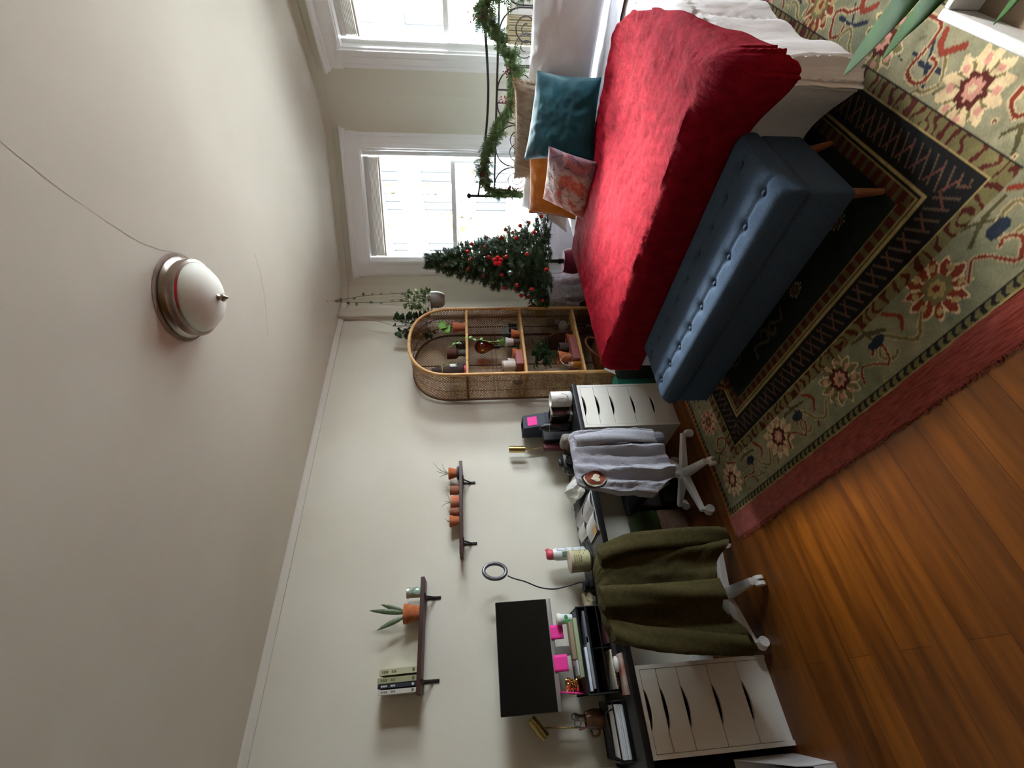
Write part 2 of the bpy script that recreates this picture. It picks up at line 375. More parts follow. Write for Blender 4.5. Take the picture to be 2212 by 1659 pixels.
def flower(cx, cy, R, pet, core, out, core2):
    a = np.arctan2(wy-cy, wx-cx); d = np.hypot(wx-cx, wy-cy)
    e = R*(1+.13*np.cos(12*a)); put(d < e*1.06, cream); put(d < e*.98, pet); put((d < e*.98) & (np.cos(12*a) < -.72), out)
    e2 = R*.52*(1+.12*np.cos(8*a)); put(d < e2, core); put(d < e2*.62, core2); put(d < e2*.25, pet)
    for k in range(8):
        t = k*pi/4+.3; put(np.hypot(wx-cx-R*.78*math.cos(t), wy-cy-R*.78*math.sin(t)) < R*.13, core2)
def stroke(pts, w, col, edge=None):
    P = catmull([(x, y, 0) for x, y in pts], 6); P = np.array([(q.x, q.y) for q in P])
    x0, x1 = P[:, 0].min()-.05, P[:, 0].max()+.05; y0, y1 = P[:, 1].min()-.05, P[:, 1].max()+.05
    i0, i1 = np.searchsorted(xs, [x0, x1]); j0, j1 = np.searchsorted(ys, [y0, y1])
    if i1 <= i0 or j1 <= j0: return
    gx = wx[j0:j1, i0:i1]; gy = wy[j0:j1, i0:i1]; d = np.full(gx.shape, 9.); 
    for (a, b_), (c, dd) in zip(P, P[1:]):
        L2 = (c-a)**2+(dd-b_)**2+1e-12; t = np.clip(((gx-a)*(c-a)+(gy-b_)*(dd-b_))/L2, 0, 1); d = np.minimum(d, np.hypot(gx-a-t*(c-a), gy-b_-t*(dd-b_)))
    sub = C0[j0:j1, i0:i1]
    if edge is not None: sub[(d < w+.0045)] = edge*.8
    sub[d < w] = col
def vine(cx, cy, s, ang, col, edge=cream):
    R2 = lambda x, y: (cx+s*(x*math.cos(ang)-y*math.sin(ang)), cy+s*(x*math.sin(ang)+y*math.cos(ang)))
    stroke([R2(-.10, -.02), R2(-.05, .04), R2(0, .01), R2(.05, -.05), R2(.10, 0), R2(.07, .045), R2(.04, .03)], .0055*s, col, edge)
def twig(cx, cy, s, ang, col):
    R2 = lambda x, y: (cx+s*(x*math.cos(ang)-y*math.sin(ang)), cy+s*(x*math.sin(ang)+y*math.cos(ang)))
    stroke([R2(-.07, 0), R2(0, .005), R2(.07, -.01)], .006*s, col); stroke([R2(0, 0), R2(-.03, .05)], .005*s, col); stroke([R2(.0, 0), R2(.025, -.05)], .004*s, col)
rr_ = random.Random(11)
cy1 = RY0+.165; cx1 = RX0+.155; cx2 = RX1-.165
k = 0
fl = [(cream, dred, olive, pinkc), (olive, dred, cream, pinkc), (red, olive, cream, gold), (pinkc, olive, cream, red)]
for x in (.945, 1.43, 1.88, 2.348, 2.80):
    R = .082 if x < 1 else .088
    f = fl[(0 if x < 1.6 else 1 if x < 2.1 else 2 if x < 2.5 else 0)]; flower(x, cy1, R, *f)
    k += 1
for x in (1.18, 1.62, 2.11, 2.58):
    twig(x-.03, cy1+.05, 1., rr_.uniform(-.5, .6), olive*.5); vine(x+.06, cy1-.04, .95, rr_.uniform(2.3, 3.9), olive, cream*.9); vine(x-.08, cy1-.05, .8, rr_.uniform(-.6, .8), red*.8, cream*.8)
    stroke([(x+.06, cy1+.07), (x+.1, cy1+.02), (x+.08, cy1-.02)], .007, red)
    put(np.hypot((wx-x+.02)*.6, wy-cy1-.01) < .022, navy)
for cxx in (cx1, cx2):
    y = 1.337 if cxx > 2 else 1.348; q = 0
    while y < RY1-.2:
        f = fl[(q+(0 if cxx > 2 else 3)) % 4]; flower(cxx+.0, y, .092 if cxx > 2 else .075, *f)
        ym = y+.22; twig(cxx, ym-.02, 1.1, rr_.uniform(1, 2.2), navy); vine(cxx+.03, ym+.03, 1., rr_.uniform(0, 6), red*.8, cream); vine(cxx-.05, ym-.07, .8, rr_.uniform(0, 6), olive, cream)
        stroke([(cxx+.07, ym-.1), (cxx+.04, ym-.04), (cxx+.085, ym)], .01, red)
        y += .44; q += 1
    twig(cxx, RY0+.33, 1., .4, olive*.4); vine(cxx+.05, RY0+.32, 1., 1.8, red*.8)
for _ in range(520):
    x = rr_.uniform(RX0+.04, RX1-.04); y = rr_.uniform(RY0+.04, RY1-.04); e_ = min(x-RX0, RX1-x, y-RY0, RY1-y)
    if e_ > .235: continue
    k_ = rr_.random(); a_ = rr_.uniform(0, 6.28); i0, i1 = np.searchsorted(xs, [x-.03, x+.03]); j0, j1 = np.searchsorted(ys, [y-.03, y+.03]); gx = wx[j0:j1, i0:i1]-x; gy = wy[j0:j1, i0:i1]-y
    u_ = gx*math.cos(a_)+gy*math.sin(a_); v_ = -gx*math.sin(a_)+gy*math.cos(a_); sub = C0[j0:j1, i0:i1]; base = np.abs(sub-sage).sum(-1) < .16
    if k_ < .45: sub[base & ((u_/.018)**2+(v_/.005)**2 < 1)] = (olive*.8, red*.8, sage*.55, cream*.7)[rr_.randrange(4)]
    elif k_ < .75: sub[base & ((u_/.022)**2+(v_/.0022)**2 < 1)] = (olive*.5, blk*2, cream*.75)[rr_.randrange(3)]
    else: dd_ = np.hypot(gx, gy); sub[base & (dd_ < .009)] = (cream*.8, pinkc*.8, red)[rr_.randrange(3)]; sub[base & (dd_ < .004)] = dred
# guard stripes and the dark inner border
s1 = dE < .036; put(s1, olive); put(s1 & (np.sin(along*2*pi/.032+3*np.sin(dE*90)) > .2), blk*1.6); put(dE < .006, gold*.8); put((dE > .031) & (dE < .036), blk)
bd = .245
q_ = (dE > bd) & (dE < bd+.004); put(q_, blk)
q_ = (dE >= bd+.004) & (dE < .30); put(q_, olive); put(q_ & (np.sin(along*2*pi/.045+2*N2) > .35), dred)
put((dE > .296) & (dE < .304), gold)
q_ = (dE >= .304) & (dE < .42); put(q_, blk)
tt = (dE-.304)/.116; zig = np.abs(((along/.075+tt*.8) % 1)-.5)*2
put(q_ & (np.abs(zig-.5) < .10) & (tt > .15) & (tt < .85), L3('#5d4a38')); put(q_ & (np.abs(((along/.075-tt*.9+.3) % 1)-.5) < .06) & (tt > .3) & (tt < .8), L3('#6a3f34'))
put((dE >= .42) & (dE < .432), gold); put((dE >= .432) & (dE < .44), blk); put((dE >= .44) & (dE < .45), gold*.8)
q_ = (dE >= .45) & (dE < .49); put(q_, dred*1.1); put(q_ & (np.sin(along*2*pi/.05) > .4), olive*.6)
put((dE >= .49) & (dE < .495), gold*.6)
q_ = dE >= .495; put(q_, dgreen)
for _ in range(46):
    x = rr_.uniform(RX0+.55, RX1-.55); y = rr_.uniform(RY0+.55, RY1-.55); s_ = rr_.uniform(.6, 1.2); a_ = rr_.uniform(0, 6)
    if rr_.random() < .4: flower(x, y, .04*s_, L3('#5a5540'), dred, olive*.5, L3('#7a5a4a'))
    else: vine(x, y, s_*.8, a_, olive*.6, L3('#5a5540'))
C0 *= (1+.10*N2+.07*np.random.default_rng(9).standard_normal((ny, nx)))[..., None]
C0 = np.clip(C0, .003, 1)
rug = thing('area_rug', 'large sage and black oriental floral rug with red fringe under the bed', 'rug', (1.85, 2.2, 0))
b = B()
zz = .0105+.0004*N2+.0004*N1
vv = np.stack([GX, GY, zz], -1).reshape(-1, 3); b.v = [tuple(q) for q in vv.tolist()]
b.f = [(j*nx+i, j*nx+i+1, (j+1)*nx+i+1, (j+1)*nx+i) for j in range(ny-1) for i in range(nx-1)]; b.sm = [True]*len(b.f)
b.vc = np.concatenate([C0.reshape(-1, 3), np.ones((nx*ny, 1))], 1)
o = obj('pile', b, vmat('rug_wool', .95, .22, 420, .05), rug)
b = B(); b.box(RX0, RY0, .001, RX1, RY1, .0085); obj('backing', b, mat('rug_backing', '#5a4632', .9), rug)
b = B()
def band(u, v):
    x = lerp(RX0-.012, RX1+.012, u); y = lerp(RY0+.002, .682+.005*fbm(x*9, 0)+.004*fbm(x*40, 2), v); return (x, y, .011-.008*v**3+.003*fbm(x*14, y*30, 3))
b.grid(band, 260, 12)
fr_m = mat('red_fringe', '#75281c', .9, col2='#9a4334', nscale=14, stretch=(1.5, 14, 1), bump=.5, bscale=120, sheen=.2)
obj('fringe_band', b, fr_m, rug)
b = B()
for k in range(420):
    x = RX0+(RX1-RX0)*k/419+random.uniform(-.003, .003); y = .686; ln = random.uniform(.004, .016) if x > 1.15 else random.uniform(.012, .03)
    b.tube([(x, y, .006), (x+random.uniform(-.004, .004), y-ln*.6, .004), (x+random.uniform(-.008, .008), y-ln, .0025)], .0016, 4)
obj('tassels', b, fr_m, rug)['kind'] = 'stuff'
b = B()
b.grid(lambda u, v: (lerp(.785, .755, v)+.002*fbm(u*30, v), lerp(.70, 2.4, u), .009-.006*v), 160, 4)
obj('side_binding', b, mat('orange_binding', '#a4532c', .9, bump=.4, bscale=120), rug)

# ------------------------------------------------------------------ desk
desk = thing('desk', 'long black desk top along the left wall on two white drawer units', 'desk', (.3, .8, .698))
b = B(); b.box(.004, -.60, .698, .605, 1.924, .732, .003); obj('worktop', b, desk_m, desk)
dm_line = mat('drawer_front_white', '#eae7dc', .42)
def drawer_unit(y0, y1, label, zs):
    u = thing('drawer_unit', label, 'drawer unit', (.3, (y0+y1)/2, 0), 'white drawer units under the desk')
    b = B(); b.box(.02, y0, 0, .60, y0+.018, .697); b.box(.02, y1-.018, 0, .60, y1, .697); b.box(.02, y0+.018, .677, .60, y1-.018, .697); b.box(.02, y0+.018, 0, .59, y1-.018, .04); b.box(.02, y0+.018, .04, .04, y1-.018, .677)
    obj('carcass', b, white_m, u)
    yc = (y0+y1)/2; w = .085
    for k in range(len(zs)-1):
        zt, zb = zs[k]-.0015, zs[k+1]+.0015; ya, yb = y0+.020, y1-.020; pts = [(ya, zb), (yb, zb), (yb, zt)]
        for i in range(11):
            t = i/10; prof = math.sin(pi*t)**.65 if 0 < t < 1 else 0; pts.append((yc+w*(1-2*t), zt-.020*prof))
        pts.append((ya, zt))
        b = B(); b.prism([(.583, y, z) for y, z in pts], (.016, 0, 0)); d = obj('drawer', b, dm_line, u)
        b = B(); b.box(.53, ya+.004, zb+.004, .583, yb-.004, zt-.03); obj('drawer_box', b, mat('drawer_inside', '#1a1612', .9), d)
drawer_unit(-.232, .135, 'white five drawer unit under the near end of the desk beside the olive jacket', [.676, .592, .484, .325, .167, .040])
drawer_unit(1.545, 1.912, 'white five drawer unit under the far end of the desk beside the bench', [.676, .577, .468, .312, .165, .040])

# ------------------------------------------------------------------ swivel chairs and garments
def chair(cx, cy, a0, label):
    c = thing('swivel_chair', label, 'chair', (cx, cy, 0), 'white swivel chairs at the desk')
    b = B(); b.cyl((cx, cy, .07), (cx, cy, .13), .032, .028); b.cyl((cx, cy, .13), (cx, cy, .40), .022); obj('column', b, whitepl, c)
    for k in range(5):
        a = a0+2*pi*k/5; d = Vector((math.cos(a), math.sin(a), 0)); s_ = Vector((-d.y, d.x, 0)); c0 = Vector((cx, cy, 0)); b = B(); vs = []
        for t in (0, .25, .5, .75, 1):
            r = .02+.25*t; w = lerp(.028, .017, t); h1 = lerp(.115, .082, t); h0 = lerp(.07, .058, t)
            for sx, z in ((-1, h0), (1, h0), (1, h1-.004), (.6, h1), (-.6, h1), (-1, h1-.004)): vs.append(c0+d*r+s_*w*sx+Vector((0, 0, z)))
        fs = [(j*6+i, j*6+(i+1) % 6, (j+1)*6+(i+1) % 6, (j+1)*6+i) for j in range(4) for i in range(6)]+[(5, 4, 3, 2, 1, 0), tuple(24+i for i in range(6))]
        b.add(vs, fs, True); leg = obj('base_leg', b, whitepl, c)
        e = c0+d*.262; b = B()
        for off in (-.014, .014): q = e+s_*off+d*.006; b.cyl(q-s_*.009+Vector((0, 0, .0265)), q+s_*.009+Vector((0, 0, .0265)), .026, seg=20)
        b.cyl(e+Vector((0, 0, .03)), e+Vector((0, 0, .066)), .009); b.box(-.016, -.012, .03, .016, .012, .05, .004, Matrix.Translation(e)@Matrix.Rotation(a, 4, 'Z'))
        obj('caster', b, whitepl, leg)
    b = B(); b.box(cx-.19, cy-.19, .40, cx+.20, cy+.19, .455, .025); obj('seat', b, mat('black_seat_fabric', '#141315', .9), c)
    b = B(); b.box(cx+.25, cy-.165, .50, cx+.275, cy+.165, .835, .012); obj('backrest', b, whitepl, c)
    for s_ in (-1, 1):
        b = B(); b.tube(catmull([(cx+.10, cy+s_*.10, .40), (cx+.235, cy+s_*.10, .42), (cx+.262, cy+s_*.10, .55)], 5), .012); obj('back_support', b, whitepl, c)
    return c
chair(.58, 1.17, math.radians(63), 'white swivel chair with a grey sweatshirt hung over its back')
chair(.585, .43, math.radians(2), 'white swivel chair with an olive jacket hung over its back')

def garment(tab, zt, zb_fn, xc, dep, m, name, label, seed, nfold, amp):
    # closed loop around the chair back, hanging in folds; tab: (z, yl, yr)
    T = thing(name, label, 'jacket' if 'jacket' in name else 'sweatshirt', (xc, (tab[0][1]+tab[0][2])/2, zb_fn(.5)))
    yl = [(-z, a) for z, a, _ in tab]; yr = [(-z, c) for z, _, c in tab]
    def fn(u, v):
        v = v**1.5; a = 2*pi*u; cs, sn = math.cos(a), math.sin(a); P_ = 2.7
        ex = abs(cs)**(2/P_)*math.copysign(1, cs); ey = abs(sn)**(2/P_)*math.copysign(1, sn)
        f = .5+.5*ey; z = lerp(zt, zb_fn(f), v); y0, y1 = interp(-z, yl), interp(-z, yr)
        d = dep*(.55+.65*v); cap = math.sqrt(max(0, 1-(1-min(1, v/.07))**2)) if v < .07 else 1
        fold = amp*(.12+min(1, v*1.6))*(math.sin(f*nfold*2*pi+seed+1.3*fbm(f*3, v*1.2, seed))+.6*math.sin(f*nfold*3.7*pi+seed*2))*(1 if cs > 0 else .4)
        x = xc+ex*d*(.04+.96*cap)+fold*cap*(1 if cs > 0 else -1)+.006*fbm(f*14, v*9, seed)
        y = (y0+y1)/2+ey*(y1-y0)/2*(.90+.10*cap)+.008*fbm(v*6, seed, u*5)
        return (x, y, z+(.008*cap-.008)+.004*fbm(f*5, v*5, seed+3))
    b = B(); b.grid(fn, 150, 80, closed_u=True); 
    b.add([b.v[i] for i in range(150)], [tuple(range(150))], True)
    return T, b, fn
grey_m = mat('grey_melange_fleece', '#92929a', .95, col2='#b4b4bc', nscale=220, lo=.3, hi=.7, bump=.5, bscale=260, sheen=.15)
T, b, fn = garment([(.91, 1.015, 1.335), (.84, .975, 1.35), (.6, .93, 1.35), (.42, .905, 1.345), (.3, .93, 1.33)], .90, lambda f: interp(f, [(0, .46), (.12, .40), (.2, .32), (.45, .33), (.75, .36), (1, .38)]), .87, .055, grey_m, 'grey_sweatshirt', 'light grey marled sweatshirt with a round rust badge draped over the far chair', 1.3, 3.2, .018)
obj('body', b, grey_m, T)
# sleeves
def sleeve(pts, rad, m, T, name='sleeve', seed=0):
    P = catmull(pts, 8); b = B(); n_ = len(P); seg = 22; vs = []
    for i, p in enumerate(P):
        t = i/(n_-1); r = lerp(rad[0], rad[1], t)
        for k in range(seg):
            a = 2*pi*k/seg; rr = r*(1+.16*math.sin(a*3+seed+t*5)+.05*fbm(a, t*9, seed)); vs.append(p+Vector((math.cos(a)*rr*.62, math.sin(a)*rr, .006*math.sin(a*2+t*20))))
    fs = [(j*seg+k, j*seg+(k+1) % seg, (j+1)*seg+(k+1) % seg, (j+1)*seg+k) for j in range(n_-1) for k in range(seg)]+[tuple(range(seg))[::-1], tuple((n_-1)*seg+k for k in range(seg))]
    b.add(vs, fs, True); return obj(name, b, m, T)
sleeve([(.90, 1.27, .87), (.935, 1.27, .7), (.945, 1.265, .52), (.945, 1.255, .39)], (.045, .036), grey_m, T, seed=1)
b = B(); b.lathe([(.028, 0), (.036, .015), (.036, .05), (.030, .06)], (.945, 1.252, .335), 20, sx=.62); obj('cuff', b, mat('grey_rib', '#74747b', .95, bump=.6, bscale=90, stretch=(1, 1, .05)), T)
# badge: follows the folded body
def on(fn, f, v, out=.0035):
    a = math.asin(max(-1, min(1, 0)))  # placeholder for readability
    lo, hi = -pi/2, pi/2
    for _ in range(24):
        mid = (lo+hi)/2; ey = abs(math.sin(mid))**(2/2.7)*math.copysign(1, math.sin(mid))
        if .5+.5*ey < f: lo = mid
        else: hi = mid
    u = ((lo+hi)/2/(2*pi)) % 1; p = Vector(fn(u, v)); return p+Vector((out, -.0015 if f < .1 else 0, 0))
def decal(fn, fc, vc, rf, rv, out, m, T, name, shape=None, lab=None):
    b = B(); R, A_ = 8, 32
    for j in range(R+1):
        for i in range(A_):
            a = 2*pi*i/A_; s_ = 1 if shape is None else shape(a); b.v.append(tuple(on(fn, max(.004, min(.99, fc+rf*j/R*s_*math.cos(a))), (vc+rv*j/R*s_*math.sin(a))**(1/1.5), out)))
    for j in range(R):
        for i in range(A_): b.f.append((j*A_+i, j*A_+(i+1) % A_, (j+1)*A_+(i+1) % A_, (j+1)*A_+i)); b.sm.append(True)
    o = obj(name, b, m, T)
    if lab: o['label'] = lab
    return o
decal(fn, .125, .20, .118, .135, .004, mat('badge_black', '#1c1814', .8), T, 'badge_border', lab='round black badge border')
decal(fn, .135, .205, .108, .118, .006, mat('badge_cream', '#cfc4ac', .8), T, 'badge_ring')
decal(fn, .155, .205, .098, .108, .008, mat('badge_rust', '#7c3620', .8), T, 'badge_disc')
decal(fn, .150, .215, .045, .055, .010, MATS['badge_cream'], T, 'badge_figure', shape=lambda a: 1+.35*math.cos(2*a+.5)+.2*math.cos(3*a), lab='cream figure on the badge')

olive_m = mat('olive_wool', '#3d371e', .95, col2='#474026', nscale=60, bump=.3, bscale=300)
T, b, fn2 = garment([(.90, .285, .55), (.86, .235, .61), (.80, .205, .65), (.65, .18, .672), (.45, .16, .682), (.22, .135, .69)], .895, lambda f: interp(f, [(0, .19), (.18, .24), (.33, .33), (.55, .31), (.7, .27), (.9, .17), (1, .135)]), .868, .085, olive_m, 'olive_jacket', 'olive green long coat draped over the near chair', 2.1, 2.3, .022)
obj('body', b, olive_m, T)
sleeve([(.915, .59, .86), (.96, .63, .70), (.968, .645, .45), (.955, .655, .24), (.945, .655, .16)], (.05, .04), olive_m, T, seed=2)
sleeve([(.925, .40, .885), (.975, .395, .70), (.985, .385, .50), (.985, .385, .31)], (.05, .046), olive_m, T, seed=5)
sleeve([(.90, .26, .86), (.93, .215, .70), (.935, .185, .45), (.93, .165, .24)], (.05, .045), olive_m, T, seed=9)

# ------------------------------------------------------------------ bench
bf = mat('blue_bench_fabric', '#39475a', .95, col2='#475769', nscale=160, lo=.3, hi=.7, bump=.4, bscale=350)
BX0, BX1, BY0, BY1 = 1.19, 2.465, 1.325, 1.765
bench = thing('storage_bench', 'blue button tufted storage bench with tapered legs at the foot of the bed', 'bench', ((BX0+BX1)/2, (BY0+BY1)/2, 0))
b = B(); b.box(BX0+.006, BY0+.006, .13, BX1-.006, BY1-.006, .315, .02); obj('storage_body', b, bf, bench)
bxs = [BX0+.075+i*(BX1-BX0-.15)/8 for i in range(9)]; rows = [BY0+.115, BY1-.115]
def cush(u, v):
    a = u*2-1; c_ = v*2-1
    # rounded rectangular pillow-top
    x = lerp(BX0, BX1, u); y = lerp(BY0, BY1, v); ex = min(u, 1-u)*(BX1-BX0); ey = min(v, 1-v)*(BY1-BY0); r = .045
    z = .412
    if ex < r: z -= r-math.sqrt(max(0, r*r-(r-ex)**2))
    if ey < r: z -= r-math.sqrt(max(0, r*r-(r-ey)**2))
    for ry in rows:
        for bx_ in bxs:
            d = math.hypot(x-bx_, y-ry); z -= .017*math.exp(-(d/.026)**2)
        z -= .006*math.exp(-((y-ry)/.012)**2)*(1-.3*math.cos((x-bxs[0])/(bxs[1]-bxs[0])*2*pi))
    for bx_ in bxs: z -= .003*math.exp(-((x-bx_)/.02)**2)*math.exp(-(min(abs(y-rows[0]), abs(y-rows[1]))/.05)**2)
    return (x, y, max(z, .325))
b = B(); b.grid(cush, 240, 90)
b.box(BX0, BY0, .318, BX1, BY1, .372, .012); obj('cushion_lid', b, bf, bench)
for ry in rows:
    for bx_ in bxs:
        b = B(); b.ball((bx_, ry, .397), .0115, 14, (1, 1, .55)); obj('button', b, bf, bench)
wleg = mat('bench_leg_wood', '#7a4526', .5, col2='#8e5530', nscale=20)
for x, y, dx, dy in ((BX0+.09, BY0+.08, -.03, -.03), (BX1-.05, BY0+.07, .03, -.03), (BX0+.09, BY1-.08, -.03, .03), (BX1-.05, BY1-.07, .03, .03)):
    b = B(); b.cyl((x+dx, y+dy, .0128), (x, y, .135), .011, .021); obj('leg', b, wleg, bench)

# ------------------------------------------------------------------ bed
MX0, MX1, MY0, MY1 = 1.04, 2.62, 1.86, 3.74
bed = thing('bed', 'queen bed with a dark scrolled iron headboard standing in the bay', 'bed', (1.83, 2.8, 0))
b = B(); b.box(MX0, MY0, .32, MX1, MY1, .54, .05); obj('mattress', b, mat('mattress_white', '#dcdce0', .9), bed)
b = B(); b.box(MX0+.01, MY0+.01, .14, MX1-.01, MY1, .32, .01); obj('box_base', b, mat('bed_base_dark', '#2a2420', .9), bed)
for x in (MX0+.08, MX1-.08):
    for y in (MY0+.12, MY1-.1):
        b = B(); b.cyl((x, y, .0128), (x, y, .15), .018); obj('leg', b, iron_m, bed)
HY = 3.80; HX0, HX1 = 1.012, 2.648; HC = (HX0+HX1)/2
hb = B()
for x in (HX0, HX1):
    hb.cyl((x, HY, .0), (x, HY, 1.43), .0125, seg=12); hb.lathe([(.013, 0), (.019, .004), (.013, .01), (.012, .02), (.021, .03), (.024, .042), (.018, .055), (.006, .062)], (x, HY, 1.415), 14)
    hb.lathe([(.013, 0), (.019, .006), (.013, .012)], (x, HY, 1.225), 12); hb.lathe([(.013, 0), (.019, .006), (.013, .012)], (x, HY, 1.36), 12)
top = catmull([(HX0, HY, 1.372), (HX0+.12, HY, 1.356), (1.50, HY, 1.311), (HC, HY, 1.292), (2*HC-1.50, HY, 1.311), (HX1-.12, HY, 1.356), (HX1, HY, 1.372)], 8)
hb.tube(top, .0095, 8); hb.tube([(HX0, HY, 1.226), (HX1, HY, 1.226)], .0085, 8); hb.tube([(HX0, HY, .62), (HX1, HY, .62)], .0085, 8)
def arc(cx, cz, rx, rz, a0, a1, n=20): return [(cx+rx*math.cos(math.radians(lerp(a0, a1, i/n))), HY, cz+rz*math.sin(math.radians(lerp(a0, a1, i/n)))) for i in range(n+1)]
for x in (HC-.045, HC+.045): hb.tube([(x, HY, .62), (x, HY, 1.226)], .0065, 8)
for s_ in (-1, 1):
    for base in (.20, .545):
        jx = HC+s_*base; w = .155
        hb.tube([(jx+.006, HY, .64), (jx+.006, HY, 1.07)]+arc(jx+w, 1.07, w-.006, .15, 180, 92), .0055, 6)
        hb.tube([(jx-.006, HY, .64), (jx-.006, HY, 1.07)]+arc(jx-w, 1.07, w-.006, .15, 0, 88), .0055, 6)
        for t_ in (-1, 1):
            sc = [(jx+t_*(.115+r_*math.cos(math.radians(an))), HY, 1.03+r_*math.sin(math.radians(an))) for an, r_ in [(k*22, .085-.0026*k*1.0) for k in range(-4, 26)]]
            hb.tube(sc, .0045, 6)
obj('headboard', hb, iron_m, bed)
b = B(); b.box(MX0, MY0, .33, MX1, MY0+.01, .335)

def puff(p, L):
    a = min(1, max(0, (p.x-2.44)/.22)); a = a*a*(3-2*a); c = min(1, max(0, (2.02-p.y)/.2)); k = a*c*min(1, L/.16); p.y -= .13*k; p.x += .03*k
    return p
def drape_pt(u, v, x0, x1, y0, y1, zt, r, flare, zmin, rip=0, seed=0, ripf=9, cap=9):
    cx = min(max(u, x0), x1); cy = min(max(v, y0), y1); du, dv = u-cx, v-cy; L = math.hypot(du, dv)
    if L < 1e-6: return Vector((u, v, zt)), 0
    dx, dy = du/L, dv/L; q = r*pi/2
    L = min(L, cap)
    if L < q: a = L/r; h = r*math.sin(a); z = zt-r*(1-math.cos(a))
    else: h = r+(L-q)*flare; z = zt-r-(L-q)*math.sqrt(1-flare*flare)
    k = min(1, L/.35); al = (cx*abs(dy)+cy*abs(dx))+math.atan2(dy, dx)*.25
    h += rip*k*(math.sin(al*ripf*2+seed)+.7*math.sin(al*ripf*4.3+seed*2+2*fbm(al*3, seed)))*.5
    if z < zmin: h += (zmin-z)*.5; z = zmin+.004*math.sin(al*60)
    return Vector((cx+dx*h, cy+dy*h, z)), L
# white comforter
duv = thing('white_comforter', 'white gathered comforter hanging over the right side of the bed to the rug', 'comforter', (1.83, 2.6, .02))
DZ = .578
def duvet(u, v):
    uu = lerp(MX0-.05-.40, MX1+.53, u); vv = lerp(MY0-.01-.62, 3.60, v)
    p, L = drape_pt(uu, vv, MX0-.03, MX1, MY0+.0, 9, DZ, .07, .015, .035, .020 if uu > 2 else .012, 1.7, 5, .53)
    a = .012*fbm(uu*3, vv*3, 1)+.006*fbm(uu*9, vv*9, 2)
    if L > 0: p.x += a*.8*(1 if uu > 2 else -.2)
    else: p.z += a*.8
    if uu > MX1:   # gathered seam rows
        for sv in (2.35, 2.92, 3.35):
            g = math.exp(-((vv-sv)/.035)**2); p.x -= .012*g; p.x += .005*g*math.sin(uu*160)
        sg = math.exp(-((uu-(MX1+.16))/.02)**2); p.x += .006*sg*math.sin(vv*150); p.z += .004*sg
    p.y = max(p.y, interp(p.x, [(2.47, 1.795), (2.53, 1.70), (2.60, 1.4)])); p = puff(p, L)
    return tuple(p)
b = B(); b.grid(duvet, 190, 190); duv_m = mat('white_cotton', '#d6d1cf', .9, bump=.5, bscale=26, sheen=.1)
obj('comforter_shell', b, duv_m, duv)
b = B()   # sheet ruffle peeping at the foot corner
def ruf(u, v):
    x = lerp(2.36, 2.60, u); return (x+.03*math.sin(v*6)*u, MY0-.055-.022*math.sin(u*9+1)-.012*v, lerp(.50, .09, v)+.01*math.sin(u*12))
b.grid(ruf, 40, 20); obj('foot_fold', b, duv_m, duv)
# sheet
b = B()
b.grid(lambda u, v: (lerp(1.0, 2.66, u), lerp(3.05, 3.735, v), .590+.012*fbm(u*5, v*4, 4)-.06*max(0, abs(u-.5)*2-.94)/.06), 90, 50)
tag(obj('white_sheet', b, mat('white_sheet_cotton', '#d9dae2', .9, bump=.5, bscale=30)), 'smooth white sheet showing between the pillows and the red throw', 'sheet')
# red throw
red_m = mat('red_plush', '#740415', .85, col2='#8a0c20', nscale=16, lo=.35, hi=.75, bump=.9, bscale=34, stretch=(1.6, .55, 1), spec=.08)
URT = [(1.54, 2.76), (1.66, 2.83), (1.80, 2.865), (1.95, 2.84), (2.2, 2.74), (2.45, 2.68), (2.85, 2.60), (3.05, 2.50), (3.2, 2.38)]
def throw(u, v):
    vv0 = lerp(MY0-.02-.30, 3.14, v); uR = interp(vv0, URT); uu = lerp(MX0-.03-.26, uR, u)
    hd = 3.14-.09*abs(math.sin(u*5+.6)); vv = lerp(MY0-.02-.30, hd, v)
    
    p, L = drape_pt(uu, vv, MX0-.045, MX1+.016, MY0-.014, 9, DZ+.024, .072, .03, .03, .014 if uu > 2 else .006, 1.7, 5, .295)
    w_ = .011*fbm(uu*3.2, vv*1.6+1, 5)+.006*fbm(uu*5+vv*3, vv*7, 6)+.010*abs(fbm(uu*7, vv*2.6, 9))
    edge = math.exp(-(1-u)*14); w_ += .003*edge*math.sin(vv*17)
    if L > .02: p.x += (.010+.006*fbm(uu*4, vv*4, 5))*(1 if uu > 2 else -1)
    else: p.z += w_
    hv = math.exp(-(1-v)*26); p.z += .010*hv
    p.y = max(p.y, interp(p.x, [(2.47, 1.776), (2.53, 1.68), (2.60, 1.3)])); p = puff(p, L)
    if p.z < .30 and uu < 2.6: pass
    return tuple(p)
b = B(); b.grid(throw, 230, 200); tag(obj('red_throw', b, red_m, None, ('solid', .008)), 'bright red plush throw blanket spread over the foot half of the bed', 'blanket')

